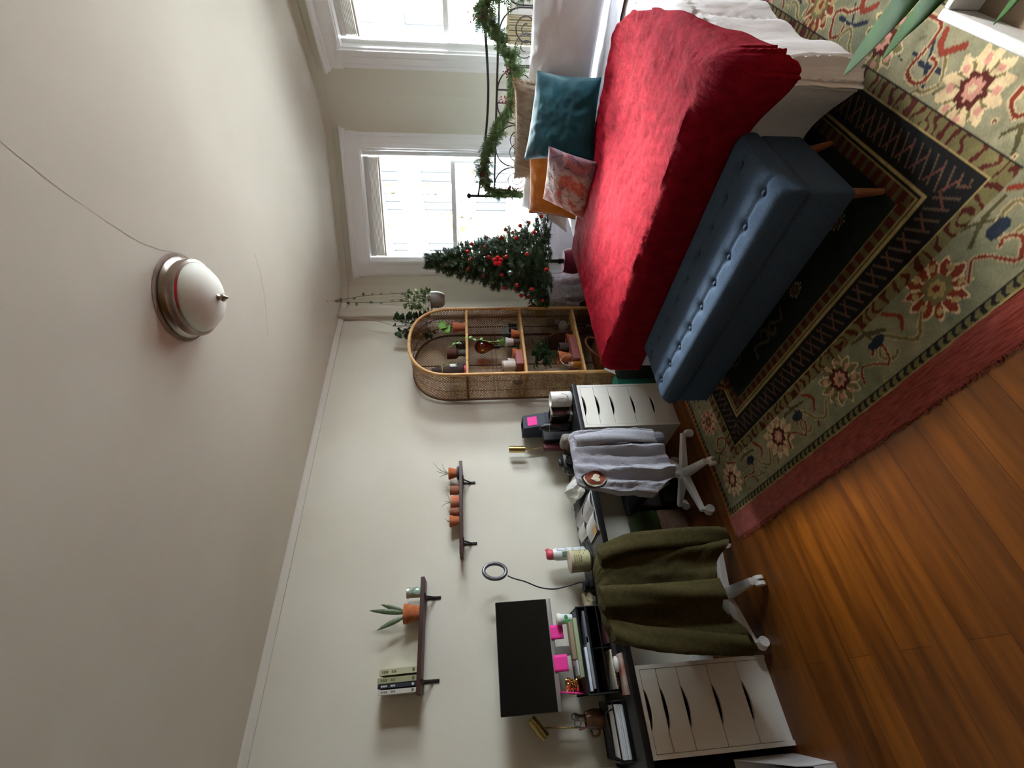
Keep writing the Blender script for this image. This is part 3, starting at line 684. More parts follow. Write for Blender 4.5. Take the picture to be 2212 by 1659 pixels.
# pillows
def pillow(bl, br, tr_, tl, th, m, name, label, seed=0, fringe=None, pinch=.06, wr=.006, n_=44, vcf=None, piping=None):
    bl, br, tr_, tl = map(Vector, (bl, br, tr_, tl)); nr = (br-bl).cross(tl-bl).normalized()
    if nr.y > 0: nr = -nr
    b = B(); cen = (bl+br+tr_+tl)/4
    for side in (1, -1):
        def fn(u, v):
            a, c = u*2-1, v*2-1; pa = (1-pinch*(1-c*c)); pc = (1-pinch*(1-a*a)); uu, vv = .5+.5*a*pa, .5+.5*c*pc
            p = bl*(1-uu)*(1-vv)+br*uu*(1-vv)+tr_*uu*vv+tl*(1-uu)*vv
            h = ((1-abs(a)**2.4)*(1-abs(c)**2.4))**.5 if abs(a) < 1 and abs(c) < 1 else 0
            e = wr*h*(fbm(u*4, v*4, seed+side)+.6*fbm(u*9, v*9, seed+2)); rad = max(abs(a), abs(c)); e += wr*.9*h*math.sin(math.atan2(c, a)*14+seed)*rad**3
            return p+nr*side*(th/2*h+e)
        b.grid(fn, n_, n_)
    if vcf: b.vc = vcf(b, bl, br, tl)
    T = thing(name, label, 'cushion' if 'cushion' in name else 'pillow', tuple(Vector((cen.x, cen.y, min(bl.z, br.z)))))
    obj('cover', b, m, T)
    def P(a, c):
        pa = (1-pinch*(1-c*c)); pc = (1-pinch*(1-a*a)); uu, vv = .5+.5*a*pa, .5+.5*c*pc; return bl*(1-uu)*(1-vv)+br*uu*(1-vv)+tr_*uu*vv+tl*(1-uu)*vv
    loop = [P(lerp(-1, 1, k/20), -1) for k in range(20)]+[P(1, lerp(-1, 1, k/20)) for k in range(20)]+[P(lerp(1, -1, k/20), 1) for k in range(20)]+[P(-1, lerp(1, -1, k/20)) for k in range(20)]
    if piping: b = B(); b.tube(loop, .0035, 6, True); obj('piping', b, piping, T)
    if fringe:
        b = B()
        for q, p in enumerate(loop):
            for _ in range(9):
                o_ = (p-cen).normalized(); d = o_*random.uniform(.008, .022)+Vector((random.uniform(-.008, .008), random.uniform(-.008, .008), random.uniform(-.008, .008)))
                p2 = lerp(p, loop[(q+1) % 80], random.random()); b.tube([p2, p2+d], [.0022, .0008], 4)
        obj('fringe', b, fringe, T)['kind'] = 'stuff'
    return T
wc = mat('white_pillowcase', '#d9d8dc', .9, bump=.6, bscale=20, sheen=.1)
pillow((1.90, 3.36, .61), (2.64, 3.36, .615), (2.60, 3.60, 1.035), (1.88, 3.60, 1.02), .17, wc, 'bed_pillow', 'plump white crinkled pillow on the right, behind the teal cushion', 1, wr=.014)
pillow((.93, 3.36, .60), (1.62, 3.40, .61), (1.68, 3.64, 1.0), (1.02, 3.62, .985), .14, wc, 'bed_pillow', 'white pillow on the left, behind the orange cushion', 4, wr=.012)
fur = mat('beige_fur', '#b5a28c', .95, col2='#8f7a66', nscale=18, stretch=(3, 1, .5), bump=.9, bscale=90, sheen=.4)
pillow((1.42, 3.34, .66), (2.06, 3.37, .66), (2.035, 3.53, 1.125), (1.335, 3.51, 1.085), .14, fur, 'fur_cushion', 'mottled beige fur cushion with frayed cream edging behind the teal cushion', 3, fringe=mat('frayed_cream', '#b99f7e', .95))
orm = mat('orange_velvet', '#b4661c', .7, col2='#c2782c', nscale=10, bump=.3, bscale=24, sheen=.6)
pillow((1.225, 3.10, .62), (1.72, 3.16, .61), (1.66, 3.38, 1.005), (1.15, 3.31, .965), .13, orm, 'orange_cushion', 'burnt orange velvet cushion between the pink floral cushion and the left white pillow', 5, piping=mat('dark_red_piping', '#5a1c14', .8))
teal = mat('teal_velvet', '#113e48', .65, col2='#194f5a', nscale=9, bump=.3, bscale=18, sheen=.7)
pillow((1.755, 2.97, .605), (2.195, 3.13, .615), (2.13, 3.42, .985), (1.60, 3.28, 1.045), .15, teal, 'teal_cushion', 'large teal velvet cushion in the middle of the bed', 8, wr=.008)
def pinkvc(b, bl, br, tl):
    e1 = (br-bl).normalized(); e2 = (tl-bl).normalized(); out = []
    A_, B_, D_, E_ = (np.array(lin(h)) for h in ('#b59a94', '#b8604c', '#6a5366', '#cbb7a8'))
    for v in b.v:
        q = Vector(v)-bl; s_, t_ = q.dot(e1)*9, q.dot(e2)*9; n1 = fbm(s_*.55, t_*.55, 3); n2 = fbm(s_*1.8, t_*1.8, 7); rb = math.sin(math.hypot(s_-2.1, t_-1.6)*5)
        c = A_+(B_-A_)*min(1, max(0, (n1+.12)*4))
        c = c+(E_-c)*min(1, max(0, (n2-.05)*3))*.6
        if s_ > 2.6: c = c+(D_-c)*min(1, max(0, (s_-2.6)*1.2))*.8*(.6+.4*(n2 > -.1))
        if abs(rb) < .16 and n2 > -.15: c = c*.55
        if abs(n2+.18) < .03: c = D_*.8
        out.append((*c, 1))
    return np.array(out)
pillow((1.325, 2.93, .598), (1.80, 2.86, .606), (1.792, 3.09, .905), (1.352, 3.18, .885), .11, vmat('pink_floral_velvet', .75, .2, 60, .5), 'pink_cushion', 'small faded pink floral cushion leaning on the orange cushion', 6, n_=90, vcf=pinkvc, wr=.005)

# ------------------------------------------------------------------ garland on the headboard
gar = thing('evergreen_garland', 'green cedar garland with red berry sprigs wound over the iron headboard', 'garland', (1.8, 3.76, 1.0))
gpts = [(2.50, 3.74, 1.00), (2.46, 3.745, 1.16), (2.42, 3.75, 1.31), (2.33, 3.75, 1.345), (2.26, 3.745, 1.29), (2.16, 3.74, 1.21), (2.06, 3.735, 1.14), (1.97, 3.73, 1.12), (1.86, 3.735, 1.12), (1.74, 3.74, 1.17), (1.62, 3.745, 1.23), (1.48, 3.75, 1.30), (1.34, 3.755, 1.345), (1.20, 3.755, 1.33), (1.10, 3.75, 1.26), (1.09, 3.745, 1.14), (1.07, 3.74, 1.02)]
gp = catmull(gpts, 14); b = B(); b.tube(gp, .006, 6); stem = obj('stem', b, mat('garland_stem', '#4a4a2a', .9), gar)
b = B(); R = random.Random(5)
def spray(b, p, d, L, R):
    d = d.normalized(); side = d.cross(Vector((0, 1, 0))).normalized() if abs(d.y) < .9 else Vector((1, 0, 0)); n_ = 9
    b.tube([p, p+d*L], [.0018, .0007], 4)
    for i in range(n_):
        t = (i+.6)/n_; q = p+d*L*t
        for s_ in (-1, 1):
            dd = (d*.75+side*s_*.75+Vector((R.uniform(-.2, .2), R.uniform(-.35, .2), R.uniform(-.3, .1)))).normalized(); l_ = L*.42*(1-t*.75)
            w = d.cross(dd).normalized()*.0; s2 = dd.cross(Vector((0, 1, 0))); s2 = s2.normalized()*.0032 if s2.length > .01 else Vector((.003, 0, 0))
            e = q+dd*l_; b.add([q-s2, q+s2, e+s2*.3, e-s2*.3], [(0, 1, 2, 3)]); m_ = q+dd*l_*.5
            for s3 in (-1, 1):
                f_ = m_+(dd+s2.normalized()*s3*.9).normalized()*l_*.35; b.add([m_-dd*.002, m_+dd*.002, f_], [(0, 1, 2)])
for i in range(len(gp)-1):
    dens = 3 if (i < 60 or i > 150) else 2
    for _ in range(dens):
        t = (gp[i+1]-gp[i]).normalized(); dn = Vector((R.uniform(-.5, .5), R.uniform(-.7, .15), R.uniform(-1.1, .35))); L = R.uniform(.06, .125)
        spray(b, gp[i], t*R.choice((-1, 1))*.7+dn, L, R)
obj('foliage', b, mat('cedar_green', '#3f5a34', .6, col2='#5f7a46', nscale=30), gar)
for c in ((2.335, 1.375), (2.02, 1.16), (1.83, 1.15), (1.25, 1.32), (1.12, 1.05)):
    b = B()
    for _ in range(22): b.ball((c[0]+R.gauss(0, .02), 3.715+R.gauss(0, .008), c[1]+R.gauss(0, .03)), .0062, 8)
    obj('berries', b, mat('red_berries', '#8a1a26', .35), gar)

# ------------------------------------------------------------------ christmas tree
TX, TY = .70, 3.26
tree = thing('christmas_tree', 'small artificial Christmas tree in a burgundy pot by the window', 'tree', (TX, TY, .40))
b = B(); b.cyl((TX, TY, .55), (TX+.01, TY, 1.80), .013, .004, 8); b.cyl((TX, TY, .60), (TX, TY, .80), .016, .014, 8); obj('trunk', b, mat('tree_trunk', '#2e3a24', .9), tree)
b = B(); R = random.Random(21); tips = []
def needles(b, p, q, n_, ln, R):
    d = (q-p)
    if d.length < 1e-4: return
    t = d.normalized(); u = t.orthogonal().normalized(); w = t.cross(u)
    for i in range(n_):
        s_ = p+d*(i/n_); a = R.uniform(0, 2*pi); o_ = (u*math.cos(a)+w*math.sin(a)); e = s_+(o_*.85+t*.6).normalized()*ln; k = t.cross(o_)*.0024
        b.add([s_-k, s_+k, e], [(0, 1, 2)])
for lv in range(21):
    f = lv/20; z = lerp(.80, 1.78, f); rad = lerp(.40, .028, f**.95); nb = int(lerp(15, 5, f))
    for k in range(nb):
        a = 2*pi*k/nb+lv*.7+R.uniform(-.2, .2); rr = rad*R.uniform(.72, 1.08)
        p0 = Vector((TX+.007*f, TY, z)); p1 = Vector((TX+rr*.55*math.cos(a), TY+rr*.55*math.sin(a), z+.02)); p2 = Vector((TX+rr*math.cos(a), TY+rr*math.sin(a), z-.03*(1-f)+.05*f+R.uniform(-.01, .03)))
        b.tube([p0, p1, p2], [.004, .003, .002], 4); tips.append((p2, a, z)); needles(b, p0, p1, 40, .036, R); needles(b, p1, p2, 62, .034, R)
        for t in (.35, .55, .75, .92):
            c = lerp(p0, p2, t)
            for s_ in (-1, 1):
                a2 = a+s_*.75; L = rr*(1-t)*.55+.045; q = c+Vector((math.cos(a2)*L, math.sin(a2)*L, R.uniform(-.01, .045))); b.tube([c, q], [.0022, .0014], 3); needles(b, c, q, 40, .030, R)
needles(b, Vector((TX+.01, TY, 1.70)), Vector((TX+.012, TY, 1.845)), 70, .03, R); needles(b, Vector((TX, TY, .62)), Vector((TX, TY, .82)), 90, .02, R)
obj('branches', b, mat('fir_needles', '#26391f', .6, col2='#3d5430', nscale=14), tree)
b = B(); b.lathe([(.065, 0), (.10, .02), (.115, .12), (.105, .19), (.09, .215), (.07, .21)], (TX, TY, .40), 28)
b.v = [(x+.006*fbm(x*30, y*30, z*20), y+.006*fbm(y*30, z*30, 2), z) for x, y, z in b.v]
obj('pot_wrap', b, mat('burgundy_cloth', '#6e2438', .7, bump=.5, bscale=20, sheen=.3), tree)
b = B(); b.lathe([(.02, 0), (.024, .05), (.018, .06)], (TX, TY, .60), 10); obj('trunk_collar', b, black_m, tree)
# baubles
bm_ = mat('red_bauble', '#b5201c', .12, coat=.6); R = random.Random(3)
def screen_free_bauble(p):
    T = thing('bauble', 'small glossy red bauble hanging in the Christmas tree', 'ornament', tuple(p), 'red baubles on the Christmas tree')
    b = B(); b.ball((p.x, p.y, p.z), .0185, 16); obj('ball', b, bm_, T); b = B(); b.cyl((p.x, p.y, p.z+.017), (p.x, p.y, p.z+.024), .004, seg=8); obj('cap', b, brass, T)
chosen = []
for lv in range(13):
    f = (lv+.5)/13; z = lerp(.80, 1.76, f); rad = lerp(.40, .04, f**.95)
    for k in range(4 if f < .75 else 2):
        a = math.radians(-150+300*((k+.5*(lv % 2)+.15)/4)-60)+R.uniform(-.25, .25); rr = rad*R.uniform(.86, 1.02)
        screen_free_bauble(Vector((TX+rr*math.cos(a), TY+rr*math.sin(a), z+R.uniform(-.02, .03))))
b = B()
for k in range(5):
    a = k*2*pi/5; c = Vector((TX+.20, TY-.26, 1.235)); b.ball((c.x+.026*math.cos(a)*.8, c.y+.026*math.cos(a)*.5, c.z+.026*math.sin(a)), .021, 12, (1, .6, 1))
tag(obj('fabric_flower', b, mat('red_flower', '#c8181c', .8, bump=.5, bscale=60)), 'bright red fabric flower clipped to the front of the Christmas tree', 'ornament')
b = B(); b.ball((TX+.13, TY-.33, 1.13), .024, 16, (1, 1, 1.1)); tag(obj('glass_ornament', b, mat('teal_silver_ornament', '#6f8f86', .15, metal=.7)), 'silvery green ornament below the red fabric flower on the tree', 'ornament')

# side table under the tree, lace cloth, green bin
tb = thing('side_table', 'small dark wood side table holding the Christmas tree between bed and wicker shelf', 'table', (.66, 3.25, 0))
wd = mat('dark_wood', '#4a2e1c', .5, col2='#5c3a24', nscale=6, stretch=(1, 6, 1))
b = B(); b.box(.48, 3.06, .375, .88, 3.42, .398, .005); obj('tabletop', b, wd, tb)
for x in (.51, .85):
    for y in (3.09, 3.39): b = B(); b.box(x-.015, y-.015, .0 if x < .78 else .012, x+.015, y+.015, .375); obj('leg', b, wd, tb)
b = B(); b.box(.06, 3.08, 0, .40, 3.40, .685, .01); ct = tag(obj('low_cabinet', b, wd), 'dark low cabinet under the white lace cloth behind the wicker shelf', 'cabinet')
b = B()
def lace(u, v):
    p, L = drape_pt(lerp(-.26, .76, u), lerp(2.80, 3.48, v), .055, .405, 3.07, 3.41, .70, .02, .12, .03, .03, 2.2, 14)
    return (max(p.x+.010*fbm(u*8, v*8, 3), .02), min(p.y+.008*fbm(u*9, v*9, 5), 3.44), p.z+.006*fbm(u*14, v*14, 1))
b.grid(lace, 110, 80); tag(obj('lace_cloth', b, mat('white_lace', '#c6c0c4', .85, col2='#aaa3a6', nscale=34, bump=1., bscale=40)), 'crumpled white lace cloth over the cabinet next to the tree', 'cloth')
b = B(); b.box(.08, 3.14, .708, .30, 3.36, .82, .02); tag(obj('green_bin', b, mat('green_plastic_bin', '#4f8f60', .3, col2='#5f7a3a', nscale=9)), 'green plastic bin on the lace cloth beside the tree', 'bin')
b = B(); b.leaf((.27, 3.12, .822), (.30, 3.06, .94), .06, 0, .4); b.leaf((.27, 3.12, .822), (.36, 3.10, .90), .04, 0, .4); tag(obj('dried_leaf', b, mat('gold_leaf', '#8a6c34', .5), None, ('solid', .002)), 'dried golden leaf standing on the green bin', 'leaf')

# ------------------------------------------------------------------ wicker etagere
EY0, EY1, EX0, EX1, EZ = 2.21, 2.975, .03, .385, 2.0
et = thing('wicker_shelf', 'tall arched rattan shelf with woven sides in the left corner', 'shelf', (.2, (EY0+EY1)/2, 0))
yc, Rw = (EY0+EY1)/2, (EY1-EY0)/2; z_sp = EZ-Rw*.92
def outline(t):   # t 0..1 from the near foot over the arch to the far foot
    L1 = z_sp; La = pi*Rw*.96; T_ = 2*L1+La; s_ = t*T_
    if s_ < L1: return EY0, s_
    if s_ > L1+La: return EY1, T_-s_
    a = pi-(s_-L1)/La*pi; c, q = math.cos(a), math.sin(a); return yc+Rw*math.copysign(abs(c)**.85, c), z_sp+Rw*.92*abs(q)**.9
arch = [outline(i/120) for i in range(121)]
b = B(); b.tube([(EX1, y, max(z, .012)) for y, z in arch], .014, 10); obj('front_frame', b, rattan, et)
b = B(); b.tube([(EX0+.005, y, max(z, .012)) for y, z in arch], .011, 8); obj('back_frame', b, rattan_dk, et)
b = B()
for fx in (.35, .72): b.tube([(lerp(EX0, EX1, fx), lerp(yc, y, .985), max(z-.008, .012)) for y, z in arch], .0035, 6)
b.tube([(EX0+.008, yc, .03), (EX0+.008, yc, EZ-.01)], .007, 8)
for zz_ in (1.24, 1.28, .78, .29): b.tube([(EX0+.008, EY0, zz_), (EX0+.008, EY1, zz_)], .003, 5)
for t_ in (.34, .66):
    y, z = outline(t_); b.tube([(EX0, y, z), (EX1, y, z)], .008, 8)
obj('ribs', b, rattan_dk, et)
def ribbon(b, p, q, w, n): 
    p, q, n = Vector(p), Vector(q), Vector(n); d = (q-p)
    if d.length < .004: return
    k = d.normalized().cross(n).normalized()*w; b.add([p-k, p+k, q+k, q-k], [(0, 1, 2, 3)])
# side weave (wrap over outline): param s along outline, d across the depth
def side_weave():
    b = B(); L1 = z_sp; La = pi*Rw*.96; T_ = 2*L1+La; D = EX1-EX0-.02; gap = .0235
    def P(s_, d, off): y, z = outline(min(.9999, max(0, s_/T_))); n_ = Vector((0, y-yc, max(0, z-z_sp))); n_ = n_.normalized() if z > z_sp else Vector((0, math.copysign(1, y-yc), 0)); return Vector((EX0+.01+d, y, max(z, .03)))+n_*off, n_
    for sg in (1, -1):
        s0 = -D
        while s0 < T_:
            pts = []
            for k in range(13):
                d = D*k/12; s_ = s0+d if sg > 0 else s0+D-d
                if 0 <= s_ <= T_: pts.append(P(s_, d, .0015*sg))
            for (a, n1), (c, n2) in zip(pts, pts[1:]): ribbon(b, a, c, .0028, n1)
            s0 += gap
    for dd in (.0, .5, 1.):
        pass
    return b
obj('side_panel', side_weave(), weave_m, et)
def back_weave():
    b = B(); gap = .0185; zs = [q for q in arch]
    def inside(y, z):
        if y < EY0 or y > EY1 or z < .03: return False
        if z <= z_sp: return True
        c = abs(y-yc)/Rw; 
        if c > 1: return False
        c = c**(1/.85); return z < z_sp+Rw*.92*(1-c*c)**.45
    for sg in (1, -1):
        k = -EZ-1.
        while k < EZ+2.:
            run = None; prev = None; y = EY0
            while y <= EY1+.001:
                z = k+sg*(y-EY0); ok = inside(y, z)
                if ok and run is None: run = (y, z)
                if (not ok) and run is not None: ribbon(b, (EX0+.004+.001*sg, *run), (EX0+.004+.001*sg, *prev), .0028, (1, 0, 0)); run = None
                prev = (y, z); y += .012
            if run is not None: ribbon(b, (EX0+.004+.001*sg, *run), (EX0+.004+.001*sg, *prev), .0028, (1, 0, 0))
            k += gap*1.6
    return b
obj('back_panel', back_weave(), weave_m, et)
for z in (1.52, 1.03, .535, .06):
    b = B(); b.box(EX0+.005, EY0+.012, z-.022, EX1-.012, EY1-.012, z, .003)
    for k in range(9): b.box(EX0+.006, EY0+.014, z, EX1-.012, EY1-.014, z+.001) if k == 0 else None
    sh = obj('shelf_board', b, mat('split_cane', '#c29a60', .5, col2='#a97f47', nscale=12, stretch=(14, 1, 1), bump=.3, bscale=30, ), et)
    b = B(); b.tube([(EX1-.004, EY0, z-.011), (EX1-.004, EY1, z-.011)], .011, 8); obj('shelf_rail', b, rattan, sh)

# generic pot / plant helpers
def pot_prof(r, h, rim=True):
    if rim: return [(r*.68, 0), (r*.92, h*.72), (r*.92, h*.74), (r, h*.74), (r, h), (r*.86, h), (r*.84, h*.88)]
    return [(r*.8, 0), (r, h*.3), (r, h), (r*.9, h), (r*.88, h*.88)]
def potted(x, y, z, r, h, pm, label, fol=None, fm_=None, name='potted_plant', rim=True, group=None, saucer=None):
    T = thing(name, label, 'potted plant' if fol else 'pot', (x, y, z), group); z0 = z
    if saucer:
        b = B(); b.lathe([(r*.9, 0), (r*1.25, .012), (r*1.2, .014), (r*.9, .006)], (x, y, z), 24); b.lathe([(r*.8, 0), (r*1.05, .012)], (x, y, z+.008), 24); obj('saucer', b, saucer, T); z0 = z+.02
    b = B(); b.lathe(pot_prof(r, h, rim), (x, y, z0), 28, caps=True); obj('pot', b, pm, T)
    b = B(); b.lathe([(r*.86, 0), (.001, .002)], (x, y, z0+h*.9), 20, caps=False); obj('soil', b, soil_m, T)
    if fol: b = B(); fol(b, Vector((x, y, z0+h*.9))); obj('foliage', b, fm_ or green_m, T, ('solid', .0012))
    return T
def spiky(tips, w=.007):
    def f(b, c):
        for dx, dy, dz in tips:
            P = catmull([c, c+Vector((dx*.35, dy*.35, dz*.6)), c+Vector((dx, dy, dz))], 6); b.tube(P, [w*(1-.85*i/(len(P)-1))/2 for i in range(len(P))], 5)
    return f
def leafy(n, R_, hgt, ln, w, seed, droop=.01):
    def f(b, c):
        r = random.Random(seed)
        for k in range(n):
            a = r.uniform(0, 2*pi); rr = R_*r.random()**.6; t = Vector((math.cos(a), math.sin(a), 0)); q = c+t*rr*.5+Vector((0, 0, hgt*r.uniform(.25, 1)))
            if k % 2 == 0: b.tube([c, q], .0013, 4)
            b.leaf(q, q+t*ln*r.uniform(.6, 1)+Vector((0, 0, r.uniform(-.3, .6)*ln)), w*r.uniform(.7, 1), droop, .3, 5)
    return f

# wall shelves
shelf_wood = mat('dark_shelf_wood', '#3e2620', .5, col2='#4e322a', nscale=8, stretch=(1, .1, 1))
def wall_shelf(y0, y1, z, label, brs):
    T = thing('wall_shelf', label, 'shelf', (.08, (y0+y1)/2, z-.02), 'dark wood wall shelves above the desk')
    b = B(); b.box(.003, y0, z-.024, .155, y1, z, .002); obj('board', b, shelf_wood, T)
    for y in brs:
        b = B(); b.box(0, y-.009, z-.12, .008, y+.009, z-.024, .003); b.box(.004, y-.009, z-.032, .135, y+.009, z-.024, .003)
        b.tube([(.006, y, z-.085), (.07, y, z-.03)], .006, 6); obj('bracket', b, black_m, T)
wall_shelf(.114, .739, 1.838, 'dark wood wall shelf higher above the monitor with books and a snake plant', (.18, .637))
wall_shelf(.872, 1.556, 1.590, 'dark wood wall shelf holding five small terracotta pots', (.976, 1.44))
def snake(b, c):
    for dx, dy, dz, w in ((.02, .03, .225, .03), (.0, .065, .16, .028), (.03, -.085, .165, .03)):
        tip = c+Vector((dx, dy, dz)); b.leaf(c+Vector((0, dy*.15, 0)), tip, w, 0, .35, 8, .8, (1, 0, .1))
potted(.085, .540, 1.838, .058, .103, terra, 'terracotta pot with three striped snake plant leaves on the upper wall shelf', snake, mat('snake_leaf', '#33452a', .4, col2='#5a6a3a', nscale=50, stretch=(1, 1, 4)))
T = thing('glass_jar', 'small green labelled glass jar at the right end of the upper wall shelf', 'jar', (.085, .662, 1.838))
b = B(); b.lathe([(.030, 0), (.033, .006), (.033, .068), (.028, .076)], (.085, .662, 1.838), 24); obj('body', b, mat('jar_green_label', '#6d8a74', .15, col2='#b9c9bb', nscale=30, coat=.6), T)
b = B(); b.lathe([(.034, 0), (.035, .003), (.035, .018), (.032, .020)], (.085, .662, 1.912), 24); obj('lid', b, mat('jar_lid', '#b8b8a8', .35, metal=.5), T)
# books: y position, thickness, height, lean, colours
for y, t, h, ln, c, lab in ((.2365, .030, .212, .02, '#b8b894', 'thick cream green paperback at the right of the row'), (.196, .028, .218, .014, '#9a9a78', 'olive green book second from the right'), (.168, .020, .214, .01, '#262a36', 'dark navy book with white spine lettering'), (.1395, .022, .210, .006, '#c2c0b8', 'white spined book at the left end of the row')):
    T = thing('book', lab+' on the upper wall shelf', 'book', (.075, y, 1.838), 'books on the upper wall shelf')
    M_ = Matrix.Translation((.012, y, 1.839))@Matrix.Rotation(ln*.9, 4, 'X')
    b = B(); b.box(0, -t/2, 0, .135, -t/2+.002, h, M=M_); b.box(0, t/2-.002, 0, .135, t/2, h, M=M_); b.box(.133, -t/2, 0, .136, t/2, h, M=M_); obj('cover', b, mat('cover'+c, c, .5), T)
    b = B(); b.box(.003, -t/2+.002, .003, .133, t/2-.002, h-.003, M=M_); obj('pages', b, mat('book_pages', '#cfc9b4', .9), T)
    b = B()
    for k in range(9):
        z_ = h*.55+k*.009
        if k not in (3, 4): b.box(.1362, -t*.22, z_, .1366, t*.22, z_+.006, M=M_)
    b.box(.1362, -t*.28, .012, .1366, t*.28, .024, M=M_)
    obj('spine_lettering', b, mat('spine_print_light' if c == '#262a36' else 'spine_print_dark', '#d9d9d2' if c == '#262a36' else '#55573f', .6), T)
potted(.08, 1.490, 1.590, .046, .062, terra, 'terracotta pot on a grey saucer at the right end of the lower wall shelf', spiky(((0, .10, .125), (0.01, .02, .10), (0, -.03, .075), (0, .09, .06), (.02, -.025, .045)), .007), mat('pale_leaf', '#7a8456', .5), saucer=mat('grey_saucer', '#75717a', .6))
potted(.08, 1.351, 1.590, .034, .070, terra2, 'brownish clay pot with wiry sprigs, second from the right on the lower wall shelf', spiky(((0, .0, .05), (.01, .03, .045), (0, -.03, .04), (0, .04, .03), (.02, -.05, .025)), .004), MATS['pale_leaf'], rim=False)
potted(.08, 1.262, 1.590, .050, .064, mat('bright_terracotta', '#c2603a', .8, col2='#d89a7c', nscale=12), 'bright orange terracotta pot in the middle of the lower wall shelf', spiky(((0, -.035, .075), (0, .01, .05), (0, .06, .03)), .006), MATS['pale_leaf'])
potted(.08, 1.186, 1.590, .030, .070, terra2, 'narrow brown clay pot fourth from the right on the lower wall shelf', spiky(((0, -.01, .02), (0.01, .01, .02)), .004), green_m, rim=False)
potted(.08, 1.118, 1.590, .041, .070, terra, 'terracotta pot with a tiny sprout, leftmost on the lower wall shelf', spiky(((0, .02, .04), (.01, -.01, .02), (0, .0, .025)), .006), green_m)

# ------------------------------------------------------------------ monitor and desk things
mon = thing('computer_monitor', 'black screened computer monitor on a silver stand over the desk riser', 'monitor', (.2, .26, .915))
A_ = [(.222, -.024, 1.058), (.222, .541, 1.048), (.222, .543, 1.367), (.222, -.022, 1.370)]
b = B(); b.box(.195, -.024, 1.052, .222, .543, 1.370, .004); obj('housing', b, mat('monitor_back', '#2a2a2c', .5), mon)
b = B(); b.box(.222, -.021, 1.056, .2235, .540, 1.367); obj('screen', b, mat('screen_black', '#040404', .18), mon)
silver = mat('monitor_silver', '#a8a4a0', .35, metal=.6)
b = B(); b.box(.197, -.024, 1.028, .226, .543, 1.055, .003); obj('chin', b, silver, mon)
b = B(); b.box(.185, .236, .925, .20, .285, 1.12, .003); b.box(.16, .18, .916, .30, .34, .926, .004); obj('stand', b, silver, mon)
def sticky(y0, y1, z0, z1, x, label, tilt=0):
    b = B(); b.grid(lambda u, v: (x+.012*(1-v)**2, lerp(y0, y1, u)+tilt*v, lerp(z0, z1, v)), 6, 8); tag(obj('sticky_note', b, pinkpaper, None, ('solid', .0008)), label, 'sticky note', 'pink sticky notes')
sticky(.318, .394, .975, 1.05, .229, 'hot pink sticky note under the monitor near its right side')
sticky(.156, .240, .970, 1.05, .229, 'hot pink sticky note under the monitor left of its stand')
# riser: black mesh organiser
rz = thing('desk_organizer', 'black mesh desk organiser with stacked paper trays under the monitor', 'organizer', (.25, .24, .733))
b = B()
for z in (.914, .862): b.box(.06, .035, z-.008, .42, .452, z)
for y in (.035, .446): b.box(.06, y, .733, .42, y+.006, .914)
b.box(.06, .035, .733, .066, .452, .914)
for y in (.24,): b.box(.06, y, .733, .42, y+.004, .862)
obj('mesh_frame', b, mesh_m, rz)
b = B(); 
for z in (.915, .863, .80, .745): b.tube([(.421, .035, z), (.421, .452, z)], .004, 6)
for y in (.036, .451): b.tube([(.421, y, .735), (.421, y, .915)], .004, 6)
obj('front_wires', b, black_m, rz)
R = random.Random(4)
for k, (y0, y1, z, c, lab) in enumerate(((.06, .30, .866, '#8f949a', 'grey folder in the upper tray of the black organiser'), (.27, .43, .868, '#6a6e72', 'dark grey notebook at the right of the organiser upper tray'), (.05, .25, .884, '#d6dbe6', 'white envelope on the folders in the organiser'), (.05, .23, .745, '#c9bfa8', 'cream paper stack in the lower organiser tray'), (.26, .43, .75, '#5a2f30', 'maroon notebook in the lower organiser tray'))):
    b = B(); b.box(.12, y0, z, .415, y1, z+.014, .001, Matrix.Identity(4)); tag(obj('paper_stack', b, mat('paper'+c, c, .8)), lab, 'papers')
T = thing('paper_cup', 'white paper cup with a green logo on the right end of the organiser', 'cup', (.26, .425, .915))
b = B(); b.lathe([(.023, 0), (.031, .088), (.029, .088), (.022, .004)], (.26, .418, .915), 24); obj('cup_body', b, mat('cup_white', '#d7dfe2', .4), T)
b = B(); b.lathe([(.0325, 0), (.033, .022), (.028, .026)], (.26, .418, .983), 24); obj('lid', b, whitepl, T)
b = B(); b.ball((.2885, .425, .955), .011, 12, (.12, 1, 1)); b.box(.287, .392, .932, .290, .41, .972, .001); obj('logo', b, mat('cup_logo_green', '#3f8a4a', .5), T)
b = B(); b.box(.305, .115, .916, .405, .40, .937, .002); tag(obj('green_notebook', b, mat('sage_cover', '#9fab86', .6)), 'long sage green notebook lying on the organiser', 'notebook')
b = B(); b.box(.31, .20, .9385, .38, .385, .962, .003); tag(obj('tan_box', b, mat('tan_card', '#94866c', .7)), 'tan card box on the sage notebook behind the sticky note', 'box')
b = B(); b.box(.31, .125, .9385, .395, .196, .948, .003); tag(obj('phone', b, mat('pale_phone', '#b6bcc6', .3)), 'pale grey phone lying on the sage notebook', 'phone')
b = B(); Rg = random.Random(2)
for k in range(16):
    c = (.25+Rg.uniform(-.03, .03), .085+Rg.uniform(-.022, .022), .95+Rg.uniform(-.02, .06)); a = Rg.uniform(0, 6); rr = .016
    b.tube([(c[0]+rr*math.cos(t)*math.cos(a), c[1]+rr*math.sin(t), c[2]+rr*math.cos(t)*math.sin(a)) for t in [i*pi/8 for i in range(16)]], .004, 6, True)
b.lathe([(.03, 0), (.036, .02), (.03, .03)], (.25, .085, .915), 16); tag(obj('gold_ornament', b, mat('bright_gold', '#c89a58', .18, metal=1)), 'shiny gold knotted ornament at the left end of the organiser', 'ornament')
